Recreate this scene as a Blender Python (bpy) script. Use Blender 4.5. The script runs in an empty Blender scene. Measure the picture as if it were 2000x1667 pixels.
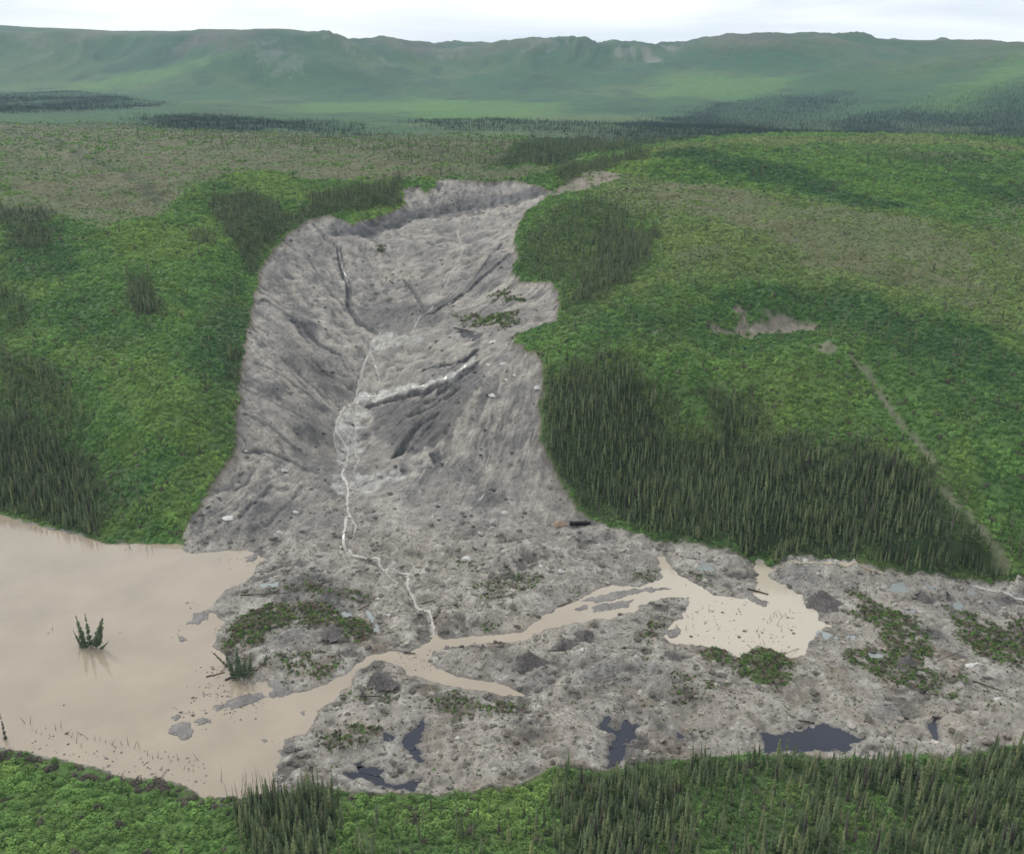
import bpy, math, random
import numpy as np
from mathutils import Vector, Matrix, Euler

# ------------------------------------------------------------------ camera, world, sun, exposure
H = 200.0                       # camera height above the river flat
FPX = 1900.0                    # focal length in pixels of the 2000 px wide photograph
PITCH = math.radians(20.3)
scn = bpy.context.scene
COL = scn.collection
cd = bpy.data.cameras.new('camera'); cam = bpy.data.objects.new('camera', cd); COL.objects.link(cam)
cam.location = (0, 0, H); cam.rotation_euler = (math.pi/2 - PITCH, 0, 0)
cd.sensor_width = 36.0; cd.lens = 36.0*FPX/2000.0; cd.clip_start = 1.0; cd.clip_end = 60000.0
scn.camera = cam
SUN_EL, SUN_AZ = math.radians(44), math.radians(-42)      # azimuth from +Y towards +X
w = bpy.data.worlds.new('World'); scn.world = w; w.use_nodes = True
nt = w.node_tree; nt.nodes.clear()
def N(tree, typ, **kw):
    n = tree.nodes.new(typ)
    for k, v in kw.items(): setattr(n, k, v)
    return n
def L(tree, a, b): tree.links.new(a, b)
wo = N(nt, 'ShaderNodeOutputWorld'); sky = N(nt, 'ShaderNodeTexSky')
sky.sky_type = 'NISHITA'; sky.sun_disc = False; sky.sun_elevation = SUN_EL; sky.sun_rotation = SUN_AZ
b1 = N(nt, 'ShaderNodeBackground'); b1.inputs['Strength'].default_value = 0.09; L(nt, sky.outputs[0], b1.inputs[0])
tc = N(nt, 'ShaderNodeTexCoord'); mp = N(nt, 'ShaderNodeMapping'); mp.inputs['Scale'].default_value = (1.6, 1.6, 16)
L(nt, tc.outputs['Generated'], mp.inputs[0])
nz = N(nt, 'ShaderNodeTexNoise'); nz.inputs['Scale'].default_value = 1.7; nz.inputs['Detail'].default_value = 6
nz.inputs['Distortion'].default_value = .4
L(nt, mp.outputs[0], nz.inputs['Vector'])
cr = N(nt, 'ShaderNodeValToRGB'); e = cr.color_ramp.elements
e[0].position = .34; e[0].color = (.74, .79, .86, 1); e[1].position = .60; e[1].color = (1.0, 1.01, 1.02, 1)
L(nt, nz.outputs['Fac'], cr.inputs[0])
b2 = N(nt, 'ShaderNodeBackground'); b2.inputs['Strength'].default_value = 1.06; L(nt, cr.outputs[0], b2.inputs[0])
mx = N(nt, 'ShaderNodeMixShader'); mx.inputs[0].default_value = .93
L(nt, b1.outputs[0], mx.inputs[1]); L(nt, b2.outputs[0], mx.inputs[2]); L(nt, mx.outputs[0], wo.inputs[0])
sd = bpy.data.lights.new('sun', 'SUN'); sd.energy = 1.5; sd.angle = math.radians(10); sd.color = (1, .97, .92)
sun = bpy.data.objects.new('sun', sd); COL.objects.link(sun)
sun.rotation_euler = Vector((math.sin(SUN_AZ)*math.cos(SUN_EL), math.cos(SUN_AZ)*math.cos(SUN_EL), math.sin(SUN_EL))).to_track_quat('Z', 'Y').to_euler()
scn.view_settings.view_transform = 'Standard'; scn.view_settings.look = 'None'
scn.view_settings.exposure = 0.22; scn.view_settings.gamma = 1.0; scn.view_settings.use_curve_mapping = False
scn.cycles.max_bounces = 5; scn.cycles.diffuse_bounces = 2; scn.cycles.glossy_bounces = 2
scn.cycles.transmission_bounces = 2; scn.cycles.volume_bounces = 0; scn.cycles.transparent_max_bounces = 6

# ------------------------------------------------------------------ noise and geometry helpers
RS = np.random.RandomState(7); random.seed(7)
TAB = RS.rand(256, 256).astype(np.float32)
def vnoise(x, y, seed=0):
    x = x + seed*37.31; y = y + seed*17.77
    xi = np.floor(x); yi = np.floor(y); fx = (x-xi).astype(np.float32); fy = (y-yi).astype(np.float32)
    xi = xi.astype(np.int32) & 255; yi = yi.astype(np.int32) & 255
    fx = fx*fx*(3-2*fx); fy = fy*fy*(3-2*fy); x1 = (xi+1) & 255; y1 = (yi+1) & 255
    a = TAB[xi, yi]; b = TAB[x1, yi]; c = TAB[xi, y1]; d = TAB[x1, y1]
    return (a+(b-a)*fx + (c-a+(a-b-c+d)*fx)*fy)*2-1
def fbm(x, y, seed=0, octv=4, gain=.5):
    s = 0; a = 1; t = 0
    for i in range(octv):
        r = .6+i*.9; cx, sx = math.cos(r), math.sin(r); f = 2.03**i
        s = s+a*vnoise((x*cx-y*sx)*f, (x*sx+y*cx)*f, seed+i*3); t += a; a *= gain
    return s/t
def ridge(x, y, seed=0, octv=3):
    s = 0; a = 1; t = 0
    for i in range(octv):
        f = 2.1**i; s = s+a*(1-2*np.abs(vnoise(x*f, y*f, seed+i*5))); t += a; a *= .5
    return s/t
def sstep(a, b, x):
    t = np.clip((x-a)/(b-a), 0, 1); return t*t*(3-2*t)
CP, SP = math.cos(PITCH), math.sin(PITCH)
def pdir(px, py):
    xn = (px-1000)/FPX; yn = (833.5-py)/FPX
    return xn, CP+yn*SP, -SP+yn*CP
def ctl(px, py, z=None, Y=None):
    dx, dy, dz = pdir(px, py); k = (z-H)/dz if Y is None else Y/dy
    return k*dx, k*dy, H+k*dz

# ------------------------------------------------------------------ base relief: surveyed points -> smooth surface
CT = []
for p in [(-150,1010,0),(0,1005,0),(180,1050,0),(350,1065,1),(520,1100,1),(700,1100,3),(900,1100,3),(1100,1060,3.5),(1300,1060,4),
          (1600,1095,4),(1900,1120,5),(2200,1150,6),(0,1300,0),(500,1300,0),(1000,1300,2),(1500,1300,2),(2000,1300,3),(2300,1300,4),
          (-300,1300,0),(0,1480,1),(500,1545,1.5),(1000,1530,1.5),(1500,1480,1.5),(2000,1470,2),(2300,1480,3),(-300,1480,2),
          (0,1700,5),(700,1700,5),(1400,1700,4),(2000,1700,5),(1000,1660,4),(2400,1800,8),(-500,1800,8),
          # left hill
          (0,900,14),(200,950,11),(330,960,14),(0,780,34),(200,820,31),(400,860,27),(0,650,54),(200,680,50),(400,720,45),(455,800,34),
          (0,560,66),(200,570,67),(400,600,60),(480,640,55),(0,440,86),(200,440,89),(380,450,85),(480,500,76),(520,480,79),
          (200,350,100),(0,340,99),(450,360,96),(600,400,92),(640,410,92),(-200,700,46),(-200,500,76),(-250,350,96),
          # slump floor
          (740,650,42),(700,780,18),(670,880,9),(680,1000,6),(600,1000,5),(500,1000,6),(430,1000,8),(450,900,19),(550,900,15),(600,800,27),(550,700,43),
          (520,800,30),(560,600,55),(650,600,51),(650,520,64),(600,480,74),(850,600,49),(800,520,63),(850,450,78),(700,460,79),(950,440,82),(960,520,68),
          (850,415,83),(720,432,84),(950,385,91),(950,640,53),(900,700,44),(960,780,37),(1000,860,24),(850,880,17),(850,820,25),(780,850,18),(780,950,9),
          (900,950,11),(1000,960,12),(1080,980,9),(740,720,30),(800,720,36),(700,830,15.5),
          # plateau behind and headwall
          (870,352,102),(1000,350,104),(1050,362,102),(800,355,100),(700,380,96),
          (1000,320,106),(1000,280,106),(600,300,105),(200,300,104),
          # right hill
          (1060,700,55),(1060,780,41),(1055,860,29),(1090,940,15),(1150,1000,6),(1300,980,13),(1500,1000,16),(1700,1030,15),(1900,1060,15),(2100,1080,16),
          (1250,860,31),(1400,850,34),(1600,850,38),(1800,880,38),(2000,900,40),(2200,900,44),
          (1200,740,50),(1400,730,53),(1600,730,56),(1800,740,58),(2000,740,60),(1150,640,64),(1350,640,65),(1500,640,62),(1500,602,71),(1350,590,73),(1650,640,67),(1800,640,71),(2000,650,72),(2200,700,66),
          (1080,560,69),(1050,480,80),(1060,420,90),(1200,500,84),(1250,420,95),(1500,520,82),(1750,520,83),(2000,540,83),(1500,430,94),(1800,430,95),(2000,440,93),
          (1200,360,103),(1300,310,110),(1500,330,107),(1800,340,106),(2000,350,103),(2300,420,92),(1130,330,106)]:
    CT.append(ctl(*p))
for p in [(1400,273,1480),(1600,266,1560),(1800,266,1540),(1300,286,1370),(2000,284,1360),(2250,310,1200),
          (0,245,1650),(300,250,1700),(600,262,1750),(1000,262,1800),(1150,285,1600),
          (0,205,2900),(300,210,2900),(600,225,2800),(900,225,3000),(1200,232,3000),(1100,245,2300),
          (0,180,4000),(300,186,3900),(600,205,3900),(900,205,4000),(1100,195,4200),(1300,195,4100),(1500,205,3600),(1700,225,3000),(1950,245,2500),(2200,230,2400),
          (1900,190,3000),(1700,185,3600),(2000,150,3300),(1550,150,4500),(1300,150,5200),(1000,165,5200),(700,170,5000),(400,170,4700),(100,160,4900),(-200,160,4900),
          (1900,120,4200),(2000,100,4400),(2300,120,3800),(2500,110,4000),
          (0,65,6000),(100,69,6100),(250,74,6200),(400,68,6000),(500,62,5800),(550,66,5850),(700,84,6200),(850,97,6600),(950,90,6500),(1080,80,6300),(1130,82,6300),(1165,95,6600),(1220,98,6800),
          (1300,86,6300),(1430,75,5900),(1550,80,5900),(1700,82,5700),(1740,92,5700),(1765,97,5700),(1850,95,5300),(2000,94,4900),(2300,90,4600),(-300,62,6000),
          (480,110,5200),(540,110,5200),(700,125,5700),(250,120,5500),(0,110,5500),(900,130,6000),(1080,115,5800),(1250,125,6000),(1430,115,5300),(1650,120,5000)]:
    CT.append(ctl(p[0], p[1], Y=p[2]))
for X, Y, z in [(700,2050,66),(1000,2100,60),(450,2050,80),(1300,2000,60),(-4500,8500,330),(-2000,8500,330),(0,8500,320),(2500,8500,330),(5000,8500,300),
                (-100,120,14),(100,120,14)]:
    CT.append((X, Y, z))
CT = np.array(CT)
ct_t = CT[:, 0]/CT[:, 1]; ct_s = np.log(CT[:, 1]); ct_w = CT[:, 2]/CT[:, 1]
def _tps(r2): return .5*r2*np.log(r2+1e-12)
n_ = len(CT)
A = _tps((ct_t[:, None]-ct_t)**2+(ct_s[:, None]-ct_s)**2)+np.eye(n_)*2e-4
Pm = np.c_[np.ones(n_), ct_t, ct_s]
M = np.block([[A, Pm], [Pm.T, np.zeros((3, 3))]])
sol = np.linalg.solve(M, np.r_[ct_w, 0, 0, 0])
def base_ts(t, s):
    out = np.full(t.shape, sol[n_])+sol[n_+1]*t+sol[n_+2]*s
    tf = t.ravel(); sf = s.ravel(); acc = np.zeros(tf.shape)
    for i in range(0, len(tf), 20000):
        r2 = (tf[i:i+20000, None]-ct_t)**2+(sf[i:i+20000, None]-ct_s)**2
        acc[i:i+20000] = (.5*r2*np.log(r2+1e-12))@sol[:n_]
    return (out+acc.reshape(t.shape))*np.exp(s)
# coarse relief table
cT = np.linspace(-1.02, 1.02, 260); cS = np.linspace(math.log(115), math.log(9200), 380)
cG, cH = np.meshgrid(cT, cS, indexing='ij')
BASE = base_ts(cG, cH)
def bilin(T, S, arr, t, s):
    it = np.clip(np.interp(t, T, np.arange(len(T))), 0, len(T)-1.001); js = np.clip(np.interp(s, S, np.arange(len(S))), 0, len(S)-1.001)
    i = it.astype(int); j = js.astype(int); f = it-i; g = js-j
    if arr.ndim == 3: f = f[..., None]; g = g[..., None]
    return arr[i, j]*(1-f)*(1-g)+arr[i+1, j]*f*(1-g)+arr[i, j+1]*(1-f)*g+arr[i+1, j+1]*f*g
def base_xy(X, Y): return bilin(cT, cS, BASE, X/Y, np.log(np.maximum(Y, 1)))
def cast(pts, T=None, S=None, arr=None):
    """pixels of the photograph -> points on the relief"""
    T = cT if T is None else T; S = cS if S is None else S; arr = BASE if arr is None else arr
    pts = np.asarray(pts, float).reshape(-1, 2); out = []
    Ys = np.exp(np.linspace(math.log(125), math.log(9000), 2600))
    for px, py in pts:
        dx, dy, dz = pdir(px, py); z = H+Ys*dz/dy
        g = bilin(T, S, arr, np.full(Ys.shape, dx/dy), np.log(Ys))
        hit = np.nonzero(z <= g)[0]
        if len(hit) and hit[0] > 0:
            k = hit[0]; a = z[k-1]-g[k-1]; b = g[k]-z[k]; f = a/(a+b+1e-9); Y = Ys[k-1]+(Ys[k]-Ys[k-1])*f
        else: Y = Ys[0] if len(hit) else Ys[-1]
        out.append((dx/dy*Y, Y))
    return np.array(out)
def sdf(poly, X, Y, margin):
    """signed distance (negative inside) of world points to a world polygon, +margin where farther"""
    out = np.full(X.shape, float(margin), np.float32)
    lo = poly.min(0)-margin; hi = poly.max(0)+margin
    m = (X > lo[0]) & (X < hi[0]) & (Y > lo[1]) & (Y < hi[1])
    x = X[m]; y = Y[m]
    if not len(x): return out
    d = np.full(x.shape, 1e18); ins = np.zeros(x.shape, bool)
    for a, b in zip(poly, np.roll(poly, -1, 0)):
        ex, ey = b-a; wx = x-a[0]; wy = y-a[1]
        h = np.clip((wx*ex+wy*ey)/(ex*ex+ey*ey+1e-9), 0, 1)
        d = np.minimum(d, (wx-ex*h)**2+(wy-ey*h)**2)
        c = ((a[1] > y) != (b[1] > y)) & (x < (b[0]-a[0])*(y-a[1])/(b[1]-a[1]+1e-12)+a[0]); ins ^= c
    d = np.sqrt(d); out[m] = np.minimum(np.where(ins, -d, d), margin); return out
def ldist(line, X, Y, margin):
    out = np.full(X.shape, float(margin), np.float32)
    lo = line.min(0)-margin; hi = line.max(0)+margin
    m = (X > lo[0]) & (X < hi[0]) & (Y > lo[1]) & (Y < hi[1])
    x = X[m]; y = Y[m]
    if not len(x): return out
    d = np.full(x.shape, 1e18)
    for a, b in zip(line[:-1], line[1:]):
        ex, ey = b-a; wx = x-a[0]; wy = y-a[1]
        h = np.clip((wx*ex+wy*ey)/(ex*ex+ey*ey+1e-9), 0, 1); d = np.minimum(d, (wx-ex*h)**2+(wy-ey*h)**2)
    out[m] = np.minimum(np.sqrt(d), margin); return out

# ------------------------------------------------------------------ the ground sheet: grid, zones, relief, colours
GT = np.r_[np.linspace(-1.0, -.70, 16)[:-1], np.linspace(-.70, -.36, 210)[:-1], np.linspace(-.36, .12, 400)[:-1], np.linspace(.12, .70, 360)[:-1], np.linspace(.70, 1.0, 16)]
GS = np.r_[np.linspace(math.log(118), math.log(190), 26)[:-1], np.linspace(math.log(190), math.log(1150), 860)[:-1], np.linspace(math.log(1150), math.log(9000), 290)]
T2, S2 = np.meshgrid(GT, GS, indexing='ij')
Y2 = np.exp(S2); X2 = T2*Y2
def cubic_w(T, t):
    """Catmull-Rom weights from a uniform axis T to the points t"""
    u = np.clip((t-T[0])/(T[1]-T[0]), 1, len(T)-2.001); i = u.astype(int); f = u-i; W = np.zeros((len(t), len(T))); r = np.arange(len(t))
    W[r, i-1] += -.5*f+f*f-.5*f**3; W[r, i] += 1-2.5*f*f+1.5*f**3; W[r, i+1] += .5*f+2*f*f-1.5*f**3; W[r, i+2] += -.5*f*f+.5*f**3
    return W
Z = cubic_w(cT, GT)@BASE@cubic_w(cS, GS).T
def world(poly): return cast(poly)
def flat(poly, z=0.0): return np.array([ctl(p[0], p[1], z)[:2] for p in poly])
wx1 = fbm(X2/9, Y2/9, 11, 3); wx2 = fbm(X2/45, Y2/45, 12, 3)
def mask(poly, soft=6, warp=5, cv=True, big=0, grow=0):
    """0..1 inside a zone outlined on the photograph and laid on the relief, with a ragged soft edge"""
    P_ = world(poly) if cv else flat(poly)
    d = sdf(P_, X2, Y2, 40+soft*2+warp*2+big*2)+wx1*warp+wx2*big-grow
    return 1-sstep(-soft, soft, d)
rim_l = [(640,420),(600,430),(560,460),(535,490),(510,520),(500,560),(492,610),(485,650),(478,700),(470,740),(462,790),(460,830),(462,870),(452,895),(425,930),(405,965),(385,995),(365,1020),(358,1050),(358,1064)]
rim_r = [(1050,362),(1080,375),(1060,390),(1030,410),(1012,440),(1005,480),(1008,500),(1000,530),(1020,548),(1075,552),(1092,580),(1085,625),(1040,640),(1000,655),(1010,672),(1045,690),(1058,715),(1062,760),(1052,800),(1055,860),(1070,900),(1090,940),(1120,980),(1150,1010),(1200,1032),(1300,1050),(1400,1068),(1500,1085),(1600,1092),(1700,1098),(1800,1110),(1900,1118),(2000,1130),(2300,1160)]
bank = [(2300,1425),(2000,1455),(1850,1485),(1700,1478),(1600,1478),(1480,1472),(1350,1480),(1250,1490),(1180,1508),(1100,1502),(1050,1512),(980,1540),(900,1550),(800,1550),(700,1548),(620,1540),(540,1540),(470,1548),(400,1552),(330,1515),(270,1512),(200,1500),(150,1482),(80,1470),(0,1455),(-300,1430)]
shore_l = [(300,1062),(210,1062),(160,1047),(100,1035),(50,1022),(0,1005),(-300,955)]
MUDPX = rim_l + shore_l + bank[::-1] + rim_r[::-1] + [(1000,352),(900,350),(856,350),(850,366),(832,376),(812,362),(785,370),(792,396),(780,408),(720,428),(690,438),(664,428)]
MUD = world(MUDPX)
LAKEPX = [(-300,955),(0,1005),(50,1022),(100,1035),(160,1047),(210,1062),(300,1062),(355,1062),(360,1078),(400,1080),(440,1075),(480,1073),(500,1082),(515,1092),(500,1105),(498,1118),(480,1135),(440,1150),(420,1175),(405,1190),(438,1215),(425,1240),(420,1262),(440,1280),(440,1300),(470,1320),(495,1335),(520,1330),(530,1345),(560,1358),(600,1350),(640,1335),(680,1310),(715,1282),(760,1270),(790,1278),(820,1265),(850,1250),(900,1243),(960,1240),(1020,1235),(1060,1203),(1110,1178),(1160,1155),(1200,1142),(1250,1148),(1280,1135),(1296,1128),(1282,1085),(1298,1085),(1312,1112),(1345,1132),(1372,1146),(1385,1160),(1430,1168),(1465,1168),(1480,1140),(1475,1090),(1490,1090),(1503,1130),(1540,1145),(1565,1162),(1570,1178),(1595,1193),(1600,1210),(1620,1222),(1595,1232),(1590,1245),(1575,1256),(1572,1278),(1540,1285),(1510,1270),(1480,1262),(1440,1282),(1420,1270),(1390,1262),(1350,1257),(1310,1257),(1293,1242),(1310,1222),(1330,1205),(1345,1182),(1350,1165),(1290,1168),(1250,1182),(1235,1195),(1180,1208),(1120,1215),(1060,1232),(1030,1250),(960,1256),(880,1263),(845,1275),(833,1290),(850,1305),(900,1320),(960,1330),(1000,1343),(1022,1357),(980,1358),(900,1342),(830,1327),(800,1317),(780,1302),(750,1287),(730,1290),(700,1312),(680,1340),(650,1367),(620,1387),(615,1405),(595,1430),(555,1442),(548,1465),(545,1490),(538,1540),(470,1556),(400,1556),(330,1522),(270,1520),(200,1506),(150,1488),(80,1475),(0,1460),(-300,1440)]
LAKE = flat(LAKEPX)
dm = sdf(MUD, X2, Y2, 60)+fbm(X2/3.5, Y2/3.5, 5, 3)*2.3+wx1*1.6
mud = 1-sstep(-.5, .5, dm)
dl0 = sdf(LAKE, X2, Y2, 60); dlake = dl0+fbm(X2/4, Y2/4, 8, 3)*1.5+fbm(X2/1.6, Y2/1.6, 9, 2)*.55

# broad relief of the mountains: gullies and knolls
far = sstep(1900, 3800, Y2)
gul = ridge(X2/520+fbm(X2/600, Y2/600, 31, 2)*.9+Y2/2200, Y2/2200, 32, 5)
hgt = np.clip((Z-90)/250, 0, 1)
Z = Z+far*hgt*(gul*62+fbm(X2/110, Y2/240, 33, 4)*16)*sstep(0, .3, hgt)*(1-.75*sstep(.82, 1.0, np.clip((Z-90)/300, 0, 1)))
Z = Z+far*(1-hgt)*fbm(X2/160, Y2/330, 34, 4)*12
# rolling relief of the near hills
veg0 = 1-mud
hill = sstep(6, 26, Z)*(1-far)
fold = ridge(X2/75+wx2*.35, Y2/120+wx1*.15, 24, 2)
Z = Z+veg0*hill*sstep(4, 30, dm)*(fold*6.0*(1-.6*sstep(900, 1500, Y2))+fbm(X2/30, Y2/38, 21, 3)*4.2)+veg0*hill*fbm(X2/9, Y2/9, 22, 3)*.8
Z = Z+veg0*(1-hill)*(1-far)*fbm(X2/12, Y2/12, 23, 3)*.8*sstep(2, 10, dlake)

# --- the slump: grooves run down to the melt stream
slump = mud*sstep(372, 398, Y2)
toe = mud*(1-sstep(378, 402, Y2))
def groove(a, b, centre, rad, lam, amp, seed, stretch=4.2):
    pa, pb = world([a, b]); u = (pb-pa)/np.linalg.norm(pb-pa); c = world([centre])[0]
    al = X2*u[0]+Y2*u[1]; ac = -X2*u[1]+Y2*u[0]
    wgt = np.exp(-((X2-c[0])**2+(Y2-c[1])**2)/rad**2)
    ac = ac+fbm(X2/14, Y2/14, seed, 3)*lam*.55
    return wgt, ridge(ac/lam, al/(lam*stretch), seed+1, 4)*amp, fbm(ac/(lam*.45), al/(lam*2.6), seed+2, 4), ridge(ac/1.7+lam, al/7.5, seed+4, 2)
G = [groove((520,590), (680,740), (560,700), 48, 5.5, .85, 41), groove((500,740), (650,860), (540,810), 30, 4.6, .7, 45),
     groove((930,690), (730,860), (830,790), 32, 5.0, 1.35, 49), groove((1010,480), (830,600), (930,520), 60, 6, .8, 53),
     groove((600,880), (430,1020), (500,950), 34, 4.8, .7, 57), groove((640,440), (740,640), (640,520), 55, 6, .8, 61),
     groove((1020,720), (960,930), (990,840), 34, 4.5, .55, 65, 3), groove((800,600), (790,650), (800,620), 16, 3.0, .9, 69, 9),
     groove((900,340), (890,430), (880,385), 70, 6, 1.2, 73, 5)]
ws = sum(g[0] for g in G)+.12
STREAK = sum(g[0]*g[1] for g in G)/ws; STC = sum(g[0]*g[2] for g in G)/ws
lump = fbm(X2/7, Y2/7, 81, 4); lump2 = fbm(X2/2.6, Y2/2.6, 85, 3)
FIN = sum(g[0]*g[3] for g in G)/ws; BIG = fbm(X2/22, Y2/22, 86, 3)
crack = sstep(.42, .72, FIN)*sstep(-.05, .3, fbm(X2/11, Y2/11, 87, 3))*slump*sstep(-1, -5, dm)
Z = Z-crack*.7
Z = Z+slump*sstep(0, -5, dm)*(STREAK*1.55+FIN*.5+lump*1.05+lump2*.5+BIG*2.0+STC*.5)
rimcut = sstep(1.0, -3.5, dm)*slump
Z = Z-rimcut*(2.6+1.4*vnoise(X2/14, Y2/14, 3))*sstep(400, 430, Y2)
# hummocky toe
hm = fbm(X2/13, Y2/10, 91, 2); hum = np.maximum(ridge(X2/9, Y2/7, 92, 3), -.3)
Z = Z+toe*(hm*2.1+hum*1.35+lump*1.15+lump2*.6)*sstep(60, 30, np.abs(dm)*0+30)
# dark earth heaps standing on the toe and bumps of the slump are listed further down as things of their own
CREV = [([(610,432),(640,465),(660,480)],1.0,1.5,.6), ([(662,480),(668,520),(680,550),(680,590),(700,620),(735,640)],1.3,2.2,.75),
  ([(520,580),(552,603),(580,625),(600,640),(625,665),(665,690)],.9,1.6,.7), ([(575,622),(590,632)],2.0,2.0,.85),
  ([(790,540),(805,562),(832,600)],.8,1.4,.6), ([(1000,488),(960,520),(905,565),(850,600),(826,612)],1.3,1.8,.7), ([(980,470),(930,530),(880,590)],.8,1.2,.5),
  ([(930,672),(908,690),(872,704),(830,722)],1.1,2.2,.8), ([(932,700),(900,722),(872,742),(835,758),(775,775),(720,785)],1.5,3.0,.9),
  ([(925,712),(890,738),(860,756)],1.6,2.4,.95), ([(895,755),(860,775),(820,800),(780,822)],1.1,2.0,.75), ([(905,740),(862,764),(815,783)],.9,2.2,.9),
  ([(855,800),(822,822),(795,850),(772,882)],1.5,2.6,.9), ([(850,815),(825,840),(800,866)],1.0,1.4,.6), ([(878,842),(872,880),(850,915)],1.6,1.2,.4), ([(848,875),(853,890)],1.8,2.0,.75),
  ([(462,745),(500,760),(545,788),(600,820)],.7,1.0,.45), ([(480,872),(520,873),(562,885),(602,910)],.8,1.3,.55), ([(505,560),(560,590),(620,610)],.7,.9,.4),
  ([(900,638),(915,645),(935,648)],1.4,2.2,.9), ([(600,690),(650,730),(690,760)],.8,1.0,.4), ([(530,940),(500,980),(470,1010)],1.0,1.2,.45),
  ([(590,940),(560,990),(520,1030)],.8,1.2,.4), ([(500,700),(540,722),(600,760),(640,800)],.7,1.0,.45), ([(480,800),(530,830),(600,880)],.7,1.0,.4),
  ([(1040,500),(990,560),(930,610)],.7,1.2,.4), ([(640,450),(700,460),(760,440)],.8,1.0,.4), ([(560,470),(600,500),(640,560),(670,590)],.8,1.0,.45)]
wet_shade = crack*.62  # tone of wet soil, with shade of cracks and patches painted in
for pts, hw, dep, dk in CREV:
    hw = hw*1.25; d = ldist(world(pts), X2, Y2, hw*5)+lump2*hw*.5+lump*hw*.25
    Z = Z-dep*.95*(1-sstep(0, hw*1.6, d)); wet_shade = np.maximum(wet_shade, dk*1.25*(1-sstep(hw*.9, hw*1.7, d)))  # darkens the crevices in colour: their shade as well as wet soil
# headwall of frozen ground: a near-vertical dark step below the turf
hw_line = world([(664,440),(700,444),(740,432),(790,420),(830,408),(870,402),(920,392),(960,386),(1010,376),(1050,368)])
d = ldist(hw_line, X2, Y2, 40); hwm = (1-sstep(4, 15, d+lump*5+lump2*2))*mud
wet_shade = np.maximum(wet_shade, hwm*(.85+.5*STC+.3*FIN)); Z = Z-(1-sstep(0, 9, ldist(world([(664,452),(704,452),(745,440),(790,428),(830,416),(870,410),(920,400),(960,394),(1010,384),(1045,376)]), X2, Y2, 30)+lump*2))*3.0*mud
for pp, aa, sl in [([(735,790),(850,762),(930,702),(948,730),(905,790),(868,835),(795,888),(725,835)],.62,1),([(690,592),(760,580),(872,590),(852,628),(800,642),(745,642),(705,625)],.6,0),([(500,600),(560,640),(640,720),(690,770),(670,790),(600,740),(520,660)],.28,1),
                   ([(560,880),(640,860),(660,900),(640,960),(590,930)],.3,1),([(470,1010),(540,960),(580,990),(540,1050),(480,1060)],.35,1),([(800,390),(1040,365),(1050,372),(1000,396),(900,410),(800,425)],.5,1),([(560,470),(650,440),(660,470),(600,520),(540,540)],.25,1),([(880,540),(1000,490),(1000,530),(900,580)],.35,1),
                   ([(1120,1060),(1300,1080),(1290,1120),(1130,1110)],.18,1),([(640,1150),(700,1155),(720,1180),(560,1172)],.5,1)]:
    wet_shade = np.maximum(wet_shade, mask(pp, 3, 4)*aa*sstep(-.55, .35, (STREAK*.25 if sl else 0)+STC*.5+lump*.5+FIN*.35)*1.15)  # painted darkening: dark clay exposures and shaded slump faces
BUMPS = [(1560,1140,100,2.0,2),(1585,1262,44,1.4,2),(1545,1350,60,2.2,1),(1748,1186,60,2.2,1),(1868,1215,64,2.6,2),(1940,1190,60,2.2,2),(1180,1345,130,2.8,2),(1100,1360,80,2.0,1),(1060,1335,60,2.2,2),(1340,1350,90,2.2,1),
 (590,1158,90,2.4,0),(570,1258,110,2.0,2),(650,1180,70,2.2,0),(1740,1400,70,2.2,2),(1880,1420,90,2.6,1),(1960,1400,60,2.4,1),(1655,1385,90,2.2,1),(505,1000,44,2.6,0),(496,1040,40,2.2,0),(455,1040,40,2.0,2),(600,850,50,2.0,0),(630,795,40,1.8,0),(950,975,56,1.8,0),(585,600,36,2.2,0),(600,632,44,2.2,0),(1770,1300,60,2.0,1),(700,1440,90,1.8,1),(900,1470,160,2.2,1),
 (1280,1330,90,2.0,2),(1000,1300,60,1.6,2),(930,1290,70,1.4,1),(1420,1400,120,2.0,1),(1120,1440,90,1.8,1),(1480,1380,70,1.8,1),(620,1330,60,1.6,1),(1650,1150,60,1.8,2),(1700,1190,40,1.6,1),(1820,1260,50,1.8,0),(1980,1260,60,2.0,2),(560,690,50,1.6,2),(530,760,44,1.6,0),(640,560,46,1.8,2),(880,930,60,1.6,2),(1010,760,50,1.4,2),(560,1000,50,1.8,2)]
tonemap = np.zeros(Z.shape+(2,), np.float32)
for px_, py_, wp_, hh_, tn_ in BUMPS:
    c0 = world([(px_, py_)])[0]; rr_ = wp_*math.hypot(c0[1], H)/FPX*.5; m_ = np.exp(-(((X2-c0[0])/rr_)**2+((Y2-c0[1]-rr_*.3)/(rr_*1.05))**2)*1.2*(1+.5*lump))
    Z = Z+hh_*(m_+.35*m_*lump); fr = np.clip(m_*1.3*(1+.5*lump2), 0, 1)
    if tn_ == 0: wet_shade = np.maximum(wet_shade, fr*.75)  # on the slump these bumps paint soft shade patches as a dark tone
    else: tonemap[..., tn_-1] = np.maximum(tonemap[..., tn_-1], fr*.7)
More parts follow.
